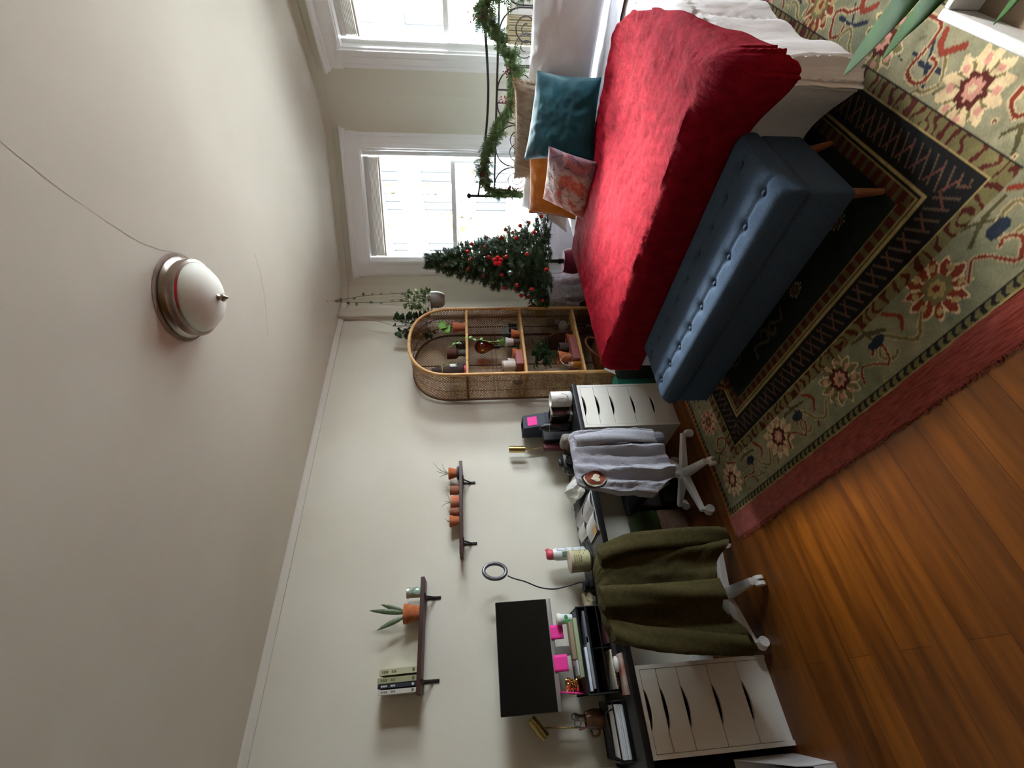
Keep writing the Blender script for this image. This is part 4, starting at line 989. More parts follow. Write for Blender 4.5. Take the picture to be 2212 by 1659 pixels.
b = B(); b.box(.22, .044, .917, .30, .050, 1.035, .001, Matrix.Translation((.26, .047, .917))@Matrix.Rotation(-.12, 4, 'X')@Matrix.Translation((-.26, -.047, -.917))); tag(obj('pink_booklet', b, pinkpaper), 'hot pink booklet standing upright beside the gold ornament', 'booklet')
# near tray with papers
T = thing('wire_letter_tray', 'black two tier wire letter tray at the near end of the desk', 'tray', (.28, -.12, .733))
b = B(); b.box(.13, -.245, .735, .43, .0, .741); b.box(.13, -.245, .789, .262, .0, .795)
for z in (.745, .80):
    b.tube([(.13, 0, z), (.43, 0, z), (.43, -.245, z), (.13, -.245, z)], .004, 6, True)
for p_ in ((.13, 0), (.43, 0), (.43, -.245), (.13, -.245), (.262, 0), (.262, -.245)): b.tube([(*p_, .735), (*p_, .80)], .004, 6)
obj('wires', b, black_m, T)
b = B(); b.tube([(.43, -.03, .80), (.435, -.045, .845), (.435, -.21, .845), (.43, -.235, .80)], .005, 6); obj('handle', b, black_m, T)
b = B()
for k in range(9): b.box(.14+R.uniform(0, .01), -.235, .742+k*.005, .42+R.uniform(-.01, .004), -.012+R.uniform(-.01, 0), .7462+k*.005)
tag(obj('paper_sheets', b, paper_m), 'stack of white printed sheets in the wire letter tray', 'papers')
b = B(); b.box(.46, .02, .733, .56, .20, .745, .002); tag(obj('orange_card', b, mat('orange_white_card', '#b5674a', .7, col2='#cfc8c0', nscale=14)), 'orange and white card on the desk front edge by the drawers', 'card')
b = B(); b.ball((.50, .155, .760), .034, 20, (1.0, 1.1, .42)); tag(obj('computer_mouse', b, whitepl), 'white computer mouse near the desk front edge', 'mouse')
b = B(); b.box(.43, .06, .733, .47, .45, .752, .004)
kb = thing('keyboard', 'dark keyboard in front of the organiser', 'keyboard', (.45, .25, .733)); obj('case', b, mat('keyboard_case', '#26262a', .5), kb)
b = B()
for i in range(24):
    for j in range(2): b.box(.434+j*.017, .066+i*.016, .752, .448+j*.017, .079+i*.016, .757)
o = obj('keys', b, mat('keyboard_keys', '#3c3034', .5), kb)
# pencil cup
T = thing('pencil_cup', 'rounded brown ceramic cup with scissors and pens at the near end of the desk', 'cup', (.20, -.07, .796))
b = B(); b.lathe([(.028, 0), (.044, .02), (.048, .06), (.042, .095), (.036, .112), (.033, .112), (.038, .09)], (.20, -.07, .796), 28); b.tube(catmull([(.20, -.115, .885), (.20, -.142, .875), (.20, -.138, .845), (.20, -.115, .835)], 6), .006, 8); obj('cup', b, mat('brown_glaze', '#4a2c1c', .25, col2='#7a5630', nscale=10, coat=.5), T)
tag_s = thing('scissors', 'scissors with grey finger rings standing in the brown cup', 'scissors', (.20, -.065, .82))
b = B()
for cy_, cz_ in ((-.052, .962), (-.082, .952)): b.tube([(.20, cy_+.014*math.cos(t), cz_+.019*math.sin(t)) for t in [i*pi/8 for i in range(16)]], .0035, 6, True)
obj('handle', b, mat('scissor_handle', '#55565e', .4), tag_s)
b = B(); b.box(.199, -.066, .82, .201, -.058, .945); b.box(.2015, -.076, .82, .2035, -.068, .94); obj('blade', b, nickel, tag_s)
for dx, dy, c, lab in ((.012, .02, '#1b1b20', 'black pen in the brown cup'), (-.01, .012, '#a5803c', 'gold pen in the brown cup'), (.015, -.03, '#6b2036', 'maroon marker in the brown cup')):
    b = B(); b.cyl((.20+dx*.3, -.07+dy*.4, .815), (.20+dx, -.07+dy*1.3, .965 if dy > 0 else .95), .0045, seg=8); tag(obj('pen', b, mat('pen'+c, c, .4)), lab, 'pen')
b = B(); b.box(.02, -.42, .733, .20, -.285, .85, .02); tag(obj('white_router', b, whitepl), 'white plastic device at the near end of the desk beyond the letter tray', 'device')
# brass desk lamps
def lamp(hc, axis, base, L, label, r=.027):
    T = thing('brass_lamp', label, 'lamp', base, 'brass desk lamps'); hc = Vector(hc); ax = Vector(axis).normalized()
    b = B(); b.lathe([(.045, 0), (.05, .004), (.05, .012), (.044, .016)], base, 24); obj('base', b, brass, T)
    b = B(); b.tube([(base[0], base[1], base[2]+.01), (base[0], base[1], hc.z-.0)]if abs(hc.y-base[1]) < .01 else [(base[0], base[1], base[2]+.01), (hc.x-.03, hc.y, hc.z)], .004, 8); b.ball((base[0], hc.y if abs(hc.y-base[1]) < .05 else base[1], hc.z), .007, 8); obj('pole', b, brass, T)
    b = B(); q = hc-ax*L/2; b.lathe([(r, 0), (r, L), (r-.002, L), (r-.002, .001)], q, 28, ax, caps=False); b.lathe([(r, 0), (.001, 0)], q+ax*(L*.999), 28, ax, caps=False); obj('lamp_shade', b, brass, T)
    return T
lamp((.085, 1.672, 1.130), (0, .05, 1), (.085, 1.705, .733), .128, 'brass cylinder desk lamp near the camera at the far end of the desk')
lamp((.085, -.088, 1.157), (0, -.62, -.52), (.058, -.118, .733), .115, 'tilted brass cylinder lamp at the near end of the desk left of the monitor')
# ring light on gooseneck
T = thing('ring_light', 'small ring light on a black gooseneck clamped to the desk', 'lamp', (.2, .62, .733))
b = B(); cr = Vector((.20, .731, 1.361)); e1 = Vector((-.25, .97, -.02)).normalized(); e2 = Vector((.12, .03, 1)).normalized(); nn_ = e1.cross(e2)
rg = [cr+e1*.052*math.cos(t)+e2*.073*math.sin(t) for t in [i*2*pi/48 for i in range(48)]]; b.tube(rg, .0125, 10, True); obj('ring', b, mat('ring_silver', '#77787c', .3, metal=.6), T)
b = B(); b.tube(catmull([(.20, .698, 1.280), (.20, .68, 1.245), (.20, .655, 1.17), (.20, .615, 1.08), (.20, .600, .99), (.20, .612, .90), (.20, .628, .82), (.20, .622, .79)], 8), .0042, 8); obj('gooseneck', b, black_m, T)
b = B(); b.box(.16, .585, .733, .25, .645, .765, .006); b.box(.17, .59, .76, .235, .635, .80, .01); b.cyl((.215, .575, .80), (.215, .61, .79), .016); obj('clamp', b, black_m, T)
b = B(); b.tube(catmull([(.24, .65, .738), (.30, .70, .737), (.29, .80, .737), (.22, .87, .737), (.14, .86, .737), (.10, .80, .737)], 8), .003, 6); b.tube(catmull([(.26, .66, .742), (.33, .74, .742), (.28, .84, .742), (.2, .88, .742)], 8), .003, 6); tag(obj('cable', b, black_m), 'black cable coiled on the desk around the candle', 'cable')
# bottle and candle
T = thing('pump_bottle', 'white printed bottle with a coral pink cap behind the candle', 'bottle', (.13, .83, .733))
b = B(); b.lathe([(.036, 0), (.041, .006), (.041, .20), (.034, .225), (.022, .232)], (.13, .83, .733), 28); obj('body', b, mat('bottle_white', '#d8dcde', .3), T)
b = B(); b.lathe([(.033, 0), (.034, .03), (.028, .045), (.022, .048)], (.13, .83, .955), 20); b.ball((.13, .862, .992), .013, 10, (.7, 1, 1.2)); obj('cap', b, mat('coral_cap', '#c9505a', .4), T)
b = B(); b.box(.168, .80, .84, .174, .835, .90, .001, Matrix.Identity(4)); 
for k in range(7): b.ball((.1705, .812+.004*((k*3) % 5), .80+.009*k), .007, 8, (.2, 1, .7))
obj('printed_label', b, mat('print_green', '#4c6650', .5), T)
b = B(); b.tube([(.171-.0, .852+.010*math.cos(t), .90+.035*math.sin(t)) for t in [i*pi/10 for i in range(20)]], .0012, 5, True); b.tube([(.1705, .85+.012*math.cos(t), .80+.03*math.sin(t)) for t in [i*pi/10 for i in range(20)]], .0012, 5, True); obj('printed_outline', b, mat('print_blue', '#7f97a4', .5), T)
T = thing('jar_candle', 'wide cream jar candle with speckled label on the desk', 'candle', (.22, .755, .733))
b = B(); b.lathe([(.062, 0), (.068, .006), (.069, .120), (.064, .124), (.060, .122), (.059, .112)], (.22, .755, .737), 32); obj('jar', b, mat('cream_glass', '#cfcaa0', .25, col2='#b0a878', nscale=9, coat=.4), T)
b = B(); b.lathe([(.0695, 0), (.071, .003), (.071, .016), (.066, .019)], (.22, .755, .853), 32); obj('lid', b, mat('candle_lid', '#c8b8a4', .5), T)
b = B()
for k in range(12): a = -.9+.17*k; b.ball((.22+.0695*math.cos(a), .755+.0695*math.sin(a), .77+.06*((k*7) % 5)/5), .0035, 6, (.4, 1, 1))
for k in range(4): b.box(.288, .735, .80+k*.014, .2905, .775, .804+k*.014)
obj('label_marks', b, mat('label_brown', '#6e6a3e', .6), T)
b = B(); b.box(.10, .47, .733, .20, .575, .80, .004); tag(obj('tissue_box', b, mat('patterned_card', '#b9ad8c', .7, col2='#3c342c', nscale=22, lo=.45, hi=.6)), 'small black and cream patterned box between ring light and organiser', 'box')
# open books and papers
for (cx_, cy_, ang, w, d, c, lab) in ((.465, .96, .05, .24, .28, '#c9cacc', 'open magazine with an orange picture at the desk front edge'), (.21, 1.00, -.05, .22, .22, '#bfc1c4', 'white open book lying behind the orange printed magazine')):
    T = thing('open_magazine', lab, 'magazine', (cx_, cy_, .733)); M_ = Matrix.Translation((cx_, cy_, .734))@Matrix.Rotation(ang, 4, 'Z')
    b = B()
    for s_ in (-1, 1):
        b.grid(lambda u, v, s_=s_: M_@Vector((lerp(-w/2, w/2, v), s_*u*d/2, .004+.022*math.sin(pi*min(1, u*1.15))**.8*(1-u*.4)*(1 if s_ > 0 else .8))), 14, 6); b.box(-w/2, min(0, s_*d/2), 0, w/2, max(0, s_*d/2), .004, 0, M_)
    obj('pages', b, paper_m, T)
    if c == '#c9cacc':
        b = B(); b.grid(lambda u, v: M_@Vector((lerp(.03, .10, v), lerp(-.14, -.06, u), .014)), 4, 4); obj('picture', b, mat('orange_print', '#d79a3c', .6), T)
    b = B()
    for k in range(9): b.box(-w*.4, .02+.012*k, .0285-.0012*k, w*.36, .0235+.012*k, .029-.0012*k, 0, M_)
    obj('text_lines', b, mat('print_grey', '#9c9ca2', .8), T)
b = B(); b.grid(lambda u, v: (lerp(.08, .50, u), lerp(1.12, 1.30, v)+.01*math.sin(u*6), .745+.10*math.exp(-((u-.5)/.35)**2)*(1-abs(v-.45)*1.2)+.012*fbm(u*5, v*5, 2)), 40, 30)
tag(obj('white_paper_bag', b, mat('crumpled_white', '#cfd0ca', .8, bump=.6, bscale=12), None, ('solid', .002)), 'crumpled white paper bag on the desk between the magazines and the camera', 'bag')
# camera
T = thing('camera', 'black camera with strap on the desk behind the grey sweatshirt', 'camera', (.35, 1.41, .733))
b = B(); b.box(.31, 1.345, .733, .37, 1.47, .84, .014); b.box(.315, 1.38, .835, .36, 1.435, .87, .01); obj('body', b, mat('camera_black', '#0c0c0d', .35), T)
b = B(); b.lathe([(.036, 0), (.038, .01), (.036, .045), (.032, .05), (.028, .046)], (.365, 1.405, .785), 28, (1, 0, 0)); obj('lens', b, mat('lens_black', '#141416', .25), T)
b = B(); b.tube(catmull([(.33, 1.345, .83), (.36, 1.30, .80), (.40, 1.30, .745), (.38, 1.36, .738)], 8), .005, 6); obj('strap', b, black_m, T)
# magazine file with note, bottles, mug
T = thing('magazine_file', 'dark navy magazine file at the far end of the desk', 'file box', (.15, 1.83, .733))
nav = mat('navy_card', '#20283a', .6)
pr = [(.04, .733), (.29, .733), (.29, .90), (.20, 1.065), (.04, 1.065)]
b = B()
for y in (1.79, 1.905):
    b.prism([(.06, y, .733), (.25, y, .733), (.25, y, .86), (.20, y, 1.075), (.06, y, 1.075)], (0, .004, 0))
b.box(.06, 1.79, .733, .25, 1.909, .737); b.box(.06, 1.79, .733, .064, 1.909, 1.075); b.box(.246, 1.79, .733, .25, 1.909, .90); b.box(.2, 1.79, 1.02, .204, 1.909, 1.075)
b.prism([(.204, 1.79, 1.075), (.252, 1.79, .88), (.252, 1.79, .86), (.2, 1.79, 1.06)], (0, .119, 0)); obj('case', b, nav, T)
b = B(); b.box(.18, 1.66, .733, .24, 1.79, .93, .004); tag(obj('black_folder', b, mat('black_card', '#16161a', .6)), 'low black folder box beside the navy magazine file', 'file box')
b = B(); b.prism([(.215, 1.805, 1.04), (.2325, 1.805, .965), (.2325, 1.885, .965), (.215, 1.885, 1.04)], (.002, 0, .0005)); tag(obj('sticky_note', b, pinkpaper), 'hot pink sticky note stuck on the navy magazine file', 'sticky note', 'pink sticky notes')
b = B(); b.box(.145, 1.61, .733, .20, 1.65, .93, .003); tag(obj('red_notebook', b, mat('maroon_cover', '#5a1620', .6)), 'dark red notebook standing beside the brass lamp at the far end', 'notebook')
T = thing('insulated_bottle', 'tall black insulated bottle with a chrome ring at the far end of the desk', 'bottle', (.38, 1.69, .733))
b = B(); b.lathe([(.036, 0), (.038, .008), (.038, .17), (.036, .185)], (.38, 1.69, .733), 28); obj('body', b, mat('bottle_black', '#101114', .25), T)
b = B(); b.lathe([(.0385, 0), (.0385, .004)], (.38, 1.69, .905), 28); obj('ring', b, nickel, T)
b = B(); b.lathe([(.036, 0), (.034, .025), (.02, .045), (.02, .06), (.012, .066)], (.38, 1.69, .912), 24); b.ball((.40, 1.68, .965), .008, 8); obj('cap', b, black_m, T)
T = thing('dark_canister', 'square dark brown glass canister behind the white face mug', 'canister', (.44, 1.775, .733))
b = B(); b.box(.38, 1.725, .735, .49, 1.80, .90, .008); obj('body', b, mat('brown_glass', '#2c211a', .15, coat=.6), T)
b = B(); b.box(.375, 1.722, .735, .495, 1.803, .755, .004); b.box(.375, 1.722, .885, .495, 1.803, .90, .004); obj('bands', b, mat('taupe_trim', '#8e8478', .5), T)
T = thing('face_mug', 'white ceramic cylinder pot with a line drawn face on the desk corner', 'mug', (.515, 1.845, .733))
b = B(); b.lathe([(.048, 0), (.058, .008), (.0595, .03), (.0595, .155), (.056, .162), (.053, .158), (.052, .02)], (.525, 1.842, .733), 40); obj('body', b, mat('white_ceramic', '#dddbd6', .25), T)
def cylp(a, z, r=.0602): return Vector((.525+r*math.cos(a), 1.842+r*math.sin(a), z))
b = B(); a0 = -.55
b.tube([cylp(a0+.62*math.cos(t)*1.1, .815+.045*math.sin(t)) for t in [math.radians(d) for d in range(-170, 10, 8)]], .0012, 5)
b.tube([cylp(a0+.05, .85), cylp(a0+.0, .82), cylp(a0+.10, .80)], .0012, 5); b.tube([cylp(a0-.4, .85), cylp(a0-.2, .853), cylp(a0-.1, .846)], .0012, 5); b.tube([cylp(a0-.15, .786), cylp(a0, .780), cylp(a0+.15, .787)], .0012, 5); b.ball(tuple(cylp(a0+.25, .775)), .004, 8)
obj('drawn_face', b, black_m, T)
for k, (x, y, c, lab) in enumerate(((.40, 1.55, '#8a867c', 'grey patterned pouch leaning by the camera'), (.45, 1.50, '#5a3a30', 'brown leather case lying by the camera'))):
    b = B(); b.box(x-.07, y-.035, .733, x+.07, y+.035, .84-.03*k, .025); tag(obj('pouch', b, mat('pouch'+c, c, .7, bump=.4, bscale=40)), lab, 'pouch')

# ------------------------------------------------------------------ things under the desk
T = thing('green_tote', 'olive green fabric tote under the desk between the chairs', 'bag', (.22, .98, 0))
b = B(); b.box(.04, .87, .20, .26, 1.06, .36, .03); b.v = [(x+.006*fbm(x*9, y*9, z*9), y+.008*fbm(y*9, z*9, 2), z) for x, y, z in b.v]; obj('body', b, mat('green_nylon', '#34481a', .6, bump=.4, bscale=12), T)
T['label'] = 'dark green fabric bag on the patterned box under the desk'
b = B(); b.box(.04, .86, 0, .24, 1.06, .195, .004); tag(obj('patterned_box', b, mat('brown_brick_card', '#5e4636', .8, col2='#74594a', nscale=30)), 'brown patterned cardboard box on the floor under the desk', 'box')
b = B(); b.box(.05, 1.10, 0, .30, 1.30, .14, .004); tag(obj('black_crate', b, mat('matte_black', '#0e0d0d', .8)), 'black box on the floor under the desk behind the grey sweatshirt', 'box')
b = B(); b.box(.06, 1.08, .143, .26, 1.30, .37, .02); tag(obj('grey_backpack', b, mat('grey_nylon', '#3a3632', .8, bump=.3, bscale=20)), 'dark grey bag on top of the black box under the desk', 'bag')
b = B(); b.box(.02, -.60, .0, .50, -.262, .62, .02); tag(obj('black_suitcase', b, mat('matte_black', '#0e0d0d', .8)), 'black suitcase standing under the desk at the near end', 'suitcase')
T = thing('white_box_file', 'white open magazine box with purple folders on the floor beside the drawer unit', 'box', (.72, -.33, 0))
b = B(); ang = Matrix.Translation((.55, -.262, 0))@Matrix.Rotation(-.05, 4, 'Z')
b.prism([(0, 0, 0), (.30, 0, 0), (.30, 0, .10), (.27, 0, .16), (.0, 0, .30)], (0, -.004, 0), ang); b.prism([(0, -.26, 0), (.30, -.26, 0), (.30, -.26, .10), (.27, -.26, .16), (0, -.26, .30)], (0, -.004, 0), ang)
b.box(0, -.26, 0, .30, 0, .004, 0, ang); b.box(0, -.26, 0, .004, 0, .30, 0, ang); b.box(.296, -.26, 0, .30, 0, .10, 0, ang); obj('case', b, mat('box_white', '#c4c2c2', .6), T)
b = B(); b.box(.02, -.03, .01, .285, -.008, .12, 0, ang); b.box(.02, -.12, .01, .28, -.09, .13, 0, ang); tag(obj('purple_folder', b, mat('purple_card', '#2c1838', .6)), 'dark purple folders standing in the white box', 'folder')
b = B(); b.box(.02, -.085, .01, .285, -.035, .135, 0, ang); b.box(.02, -.25, .01, .285, -.125, .12, 0, ang); tag(obj('sheet_stack', b, paper_m), 'white paper sheets standing in the white box', 'papers')
# between shelf and bed foot
b = B(); b.box(.50, 2.02, 0, .775, 2.26, .34, .03); tag(obj('dark_hamper', b, mat('dark_green_cloth', '#20261f', .9, bump=.4, bscale=40)), 'dark cloth hamper between the drawer unit and the bed', 'hamper')
b = B(); b.cyl((.36, 2.08, .0), (.36, 2.08, .30), .07, .075); tag(obj('teal_bin', b, mat('teal_plastic', '#2f8878', .4)), 'teal plastic tub on the floor behind the far drawer unit', 'tub')
b = B(); b.grid(lambda u, v: (.50+.07*math.sin(pi*u)*math.cos(v*pi*2)+.02*u, 2.10+.05*math.sin(pi*u)*math.sin(v*pi*2)+.03*u, .02+.40*u+.01*fbm(u*6, v*6)), 24, 20); tag(obj('white_plastic_bag', b, mat('white_film', '#d7d7d4', .4)), 'white plastic bag standing behind the far drawer unit', 'bag')

# ------------------------------------------------------------------ things on the wicker shelf
SX = .23
def leafbig(b, c):
    b.tube([c, c+Vector((.04, -.02, .08))], .003, 5)
    for dx, dy, dz in ((.02, -.11, .02), (.03, -.07, .10), (0, .04, .13), (-.02, -.02, .12)): b.leaf(c+Vector((.04, -.03, .07)), c+Vector((.05+dx, -.03+dy, .02+dz)), .085, .01, .2, 8, .7, (1, 0, .3))
potted(SX, 2.90, 1.522, .05, .115, mat('salmon_clay', '#b76a4e', .8), 'tall salmon clay pot with a broad light green leaf on the top wicker shelf', leafbig, ltgreen)
b = B(); b.lathe([(.036, 0), (.038, .004), (.038, .085), (.034, .088), (.034, .01)], (SX-.02, 2.69, 1.523), 24); tag(obj('grey_jar', b, smoke_gl), 'squat grey glass jar on the top wicker shelf', 'jar')
T = thing('stemmed_pot', 'dark brown clay goblet pot on a grey foot on the top wicker shelf', 'pot', (SX, 2.575, 1.522))
b = B(); b.lathe([(.034, 0), (.028, .01), (.026, .05), (.03, .065)], (SX, 2.575, 1.522), 24); obj('foot', b, mat('grey_stone', '#54504c', .8), T)
b = B(); b.lathe([(.03, 0), (.05, .02), (.052, .10), (.048, .10), (.044, .03)], (SX, 2.575, 1.587), 28); obj('bowl', b, mat('dark_clay', '#4e281e', .8), T)
T = thing('glass_vase', 'smoky glass bottle vase with a gold cord on the top wicker shelf', 'vase', (SX, 2.39, 1.522))
b = B(); b.lathe([(.03, 0), (.05, .01), (.068, .07), (.065, .13), (.045, .19), (.026, .24), (.02, .27), (.024, .275)], (SX, 2.385, 1.54), 32); obj('body', b, mat('smoky_glass', '#4a3e42', .08, trans=.35, coat=1), T)
b = B(); b.tube([(SX+.047*math.cos(t), 2.385+.047*math.sin(t), 1.725+.004*math.sin(3*t)) for t in [i*pi/12 for i in range(24)]], .003, 5, True); b.tube(catmull([(SX+.047, 2.385, 1.72), (SX+.065, 2.40, 1.66), (SX+.06, 2.41, 1.60)], 6), .003, 5); obj('cord', b, mat('gold_cord', '#c9b83c', .4), T)
b = B(); b.lathe([(.04, 0), (.042, .012), (.02, .016)], (SX, 2.385, 1.523), 24); obj('pink_base', b, mat('pink_plastic', '#d45a78', .4), T)
# vine trailing
b = B(); vp = catmull([(SX+.05, 2.60, 1.68), (SX+.09, 2.62, 1.60), (.40, 2.60, 1.54), (.41, 2.59, 1.49), (.41, 2.57, 1.42), (.405, 2.55, 1.30), (.402, 2.56, 1.20)], 8); b.tube(vp, .0015, 4); R = random.Random(8)
for i in range(4, len(vp), 5): b.leaf(vp[i], vp[i]+Vector((R.uniform(0, .02), R.uniform(-.03, .03), R.uniform(-.03, .0))), .022, 0, .3, 4, .7, (1, 0, 0))
tag(obj('trailing_vine', b, ltgreen, None, ('solid', .001)), 'thin green vine trailing over the edge of the top wicker shelf', 'vine')
T = thing('lantern', 'grey metal lantern on the second wicker shelf at the far end', 'lantern', (SX, 2.83, 1.032))
b = B(); b.box(SX-.05, 2.76, 1.032, SX+.05, 2.90, 1.045)
for x in (SX-.046, SX+.046):
    for y in (2.765, 2.83, 2.895): b.box(x-.004, y-.004, 1.045, x+.004, y+.004, 1.125)
b.box(SX-.05, 2.76, 1.125, SX+.05, 2.90, 1.133); b.prism([(SX-.05, 2.76, 1.133), (SX+.05, 2.76, 1.133), (SX+.015, 2.79, 1.18), (SX-.015, 2.79, 1.18)], (0, .08, 0)); obj('cage', b, mat('pewter', '#5d5c5a', .5, metal=.4), T)
b = B(); b.box(SX-.04, 2.77, 1.046, SX+.04, 2.89, 1.12); obj('glass', b, smoke_gl, T)
potted(.28, 2.755, 1.032, .042, .075, terra, 'small terracotta pot in front of the grey lantern on the second wicker shelf')
def succ(b, c): leafy(22, .03, .05, .045, .018, 2)(b, c)
T = potted(.27, 2.665, 1.092, .042, .072, mat('white_glaze', '#cfc9c6', .35), 'white pot with a small green plant on a stand in the wicker shelf', succ, ltgreen, rim=True)
b = B(); b.cyl((.27, 2.665, 1.032), (.27, 2.665, 1.090), .024, .030); tag(obj('brown_stand', b, mat('brown_clay', '#5a4238', .8)), 'round brown stand under the white pot on the second wicker shelf', 'stand')
potted(.28, 2.52, 1.032, .044, .08, terra, 'terracotta pot with a pale rim in the middle of the second wicker shelf')
T = thing('bulb_vase', 'large amber filament bulb on a dark socket in the second wicker shelf bay', 'bulb', (.17, 2.70, 1.032))
b = B(); b.lathe([(.018, 0), (.03, .03), (.062, .09), (.066, .12), (.05, .16), (.02, .18), (.001, .183)], (.17, 2.70, 1.26), 28, caps=False); obj('glass_bulb', b, amber_gl, T)
b = B(); b.cyl((.17, 2.70, 1.21), (.17, 2.70, 1.262), .02); b.cyl((.17, 2.70, 1.032), (.17, 2.70, 1.21), .007); b.lathe([(.035, 0), (.03, .008)], (.17, 2.70, 1.032), 20); obj('socket_stand', b, black_m, T)
b = B(); b.tube([(.17+.02*math.cos(t*2.4), 2.70+.02*math.sin(t*2.4), 1.30+.012*t) for t in [i*.5 for i in range(16)]], .0015, 5); obj('filament', b, brass, T)
b = B(); b.box(.20, 2.335, 1.032, .36, 2.475, 1.095, .004); tag(obj('pink_book', b, mat('dusty_pink', '#8f4f4c', .6)), 'dusty pink book at the near end of the second wicker shelf', 'book')
T = thing('white_candle', 'white jar candle on the dusty pink book', 'candle', (.27, 2.385, 1.096))
b = B(); b.lathe([(.042, 0), (.046, .005), (.046, .105), (.042, .108), (.041, .09)], (.27, 2.387, 1.096), 28); obj('jar', b, mat('milk_glass', '#cfc8be', .2), T)
b = B(); b.lathe([(.047, 0), (.047, .01), (.03, .012)], (.27, 2.387, 1.204), 28); obj('lid', b, mat('pink_brown_lid', '#a08070', .5), T)
potted(.25, 2.458, 1.096, .026, .06, MATS['white_glaze'], 'tiny white cup behind the white candle on the pink book')
b = B(); b.ball((.20, 2.265, 1.080), .042, 16, (1, .7, 1.1)); tag(obj('blue_ball', b, mat('dark_blue_ball', '#30364a', .3)), 'dark blue round ornament seen through the near woven side', 'ornament')
T = thing('stone_bird', 'carved pale stone figurine at the far end of the third wicker shelf', 'figurine', (.25, 2.88, .537))
b = B(); b.ball((.25, 2.87, .60), .045, 16, (1, 1.5, 1)); b.ball((.25, 2.93, .645), .026, 14); b.lathe([(.01, 0), (.002, .015)], (.25, 2.945, .645), 8, (0, 1, 0)); b.lathe([(.03, 0), (.03, .02)], (.25, 2.88, .537), 16); obj('body', b, mat('pale_stone_carving', '#8c8a80', .7, bump=.5, bscale=30), T)
b = B(); b.prism([(.06, 2.74, .537), (.30, 2.74, .537), (.30, 2.74, .70), (.18, 2.74, .80), (.06, 2.74, .84)], (0, .02, 0)); tag(obj('wood_board', b, wd), 'dark wooden board standing upright on the third wicker shelf', 'board')
T = potted(.28, 2.69, .560, .042, .07, terra, 'small terracotta pot right of the leafy plant on the third wicker shelf')
T.location.z = .537
b = B(); b.box(.16, 2.38, .537, .36, 2.63, .60, .004); tag(obj('rose_book', b, MATS['dusty_pink']), 'dusty rose book lying under pots on the third wicker shelf', 'book')
potted(.27, 2.583, .601, .046, .085, mat('dark_stoneware', '#4c423c', .8), 'round dark stoneware pot on the dusty rose book', rim=False)
potted(.27, 2.465, .601, .060, .11, terra, 'larger terracotta pot of dark glossy leaves on the dusty rose book', lambda b, c: leafy(34, .12, .20, .11, .075, 6, .012)(b, c+Vector((0, .05, 0))), dkgreen)
T = thing('amber_jar', 'amber glass jar with a pale wire handle on the third wicker shelf', 'jar', (.32, 2.34, .537))
b = B(); b.lathe([(.028, 0), (.032, .005), (.032, .07), (.026, .085)], (.32, 2.34, .537), 24); obj('body', b, mat('amber_liquid', '#9a5f1c', .15, coat=.6), T)
b = B(); b.lathe([(.029, 0), (.029, .018), (.02, .02)], (.32, 2.34, .623), 20); obj('lid', b, MATS['pink_brown_lid'], T)
b = B(); b.tube([(.345, 2.372+.058*math.cos(math.radians(a)), .63+.08*math.sin(math.radians(a))) for a in range(-40, 200, 10)], .0028, 6); obj('handle', b, mat('cream_wire', '#d9cdbd', .5), T)
b = B(); b.lathe([(.065, 0), (.068, .003), (.04, .006)], (.30, 2.290, .795), 28, (.3, 1, 0)); tag(obj('white_plate', b, whitepl), 'white plate leaning upright against the near woven side', 'plate')
T = thing('leather_tote', 'tan leather bag with a looped strap on the bottom wicker shelf', 'bag', (.25, 2.47, .062))
b = B(); b.box(.12, 2.32, .062, .34, 2.62, .36, .03); b.v = [(x+.01*fbm(x*7, y*7, z*7), y+(z-.2)*.12, z) for x, y, z in b.v]; obj('body', b, mat('tan_leather', '#7a4420', .5, bump=.3, bscale=30), T)
b = B(); b.tube(catmull([(.335, 2.40, .33), (.36, 2.45, .42), (.36, 2.55, .46), (.355, 2.62, .43), (.345, 2.62, .34)], 8), .010, 8); obj('strap', b, MATS['tan_leather'], T)
T = thing('dark_basket', 'dark wire basket of bottles on the bottom wicker shelf', 'basket', (.22, 2.86, .062))
b = B()
for z in (.08, .16, .24, .32): b.tube([(.10, 2.75, z), (.34, 2.75, z), (.34, 2.95, z), (.10, 2.95, z)], .004, 6, True)
for y in [2.75+.025*k for k in range(9)]: b.tube([(.34, y, .064), (.34, y, .33)], .003, 5)
b.box(.10, 2.75, .062, .34, 2.95, .068); obj('wires', b, black_m, T)
for k, (x, y, c) in enumerate(((.20, 2.80, '#5a4a3c'), (.26, 2.86, '#8a8074'), (.20, 2.91, '#4a3028'))):
    b = B(); b.lathe([(.028, 0), (.03, .2), (.012, .25), (.012, .30), (.014, .31)], (x, y, .069), 18); tag(obj('bottle', b, mat('bottle'+c, c, .3)), ('brown', 'grey', 'dark maroon')[k]+' bottle standing in the dark wire basket', 'bottle')

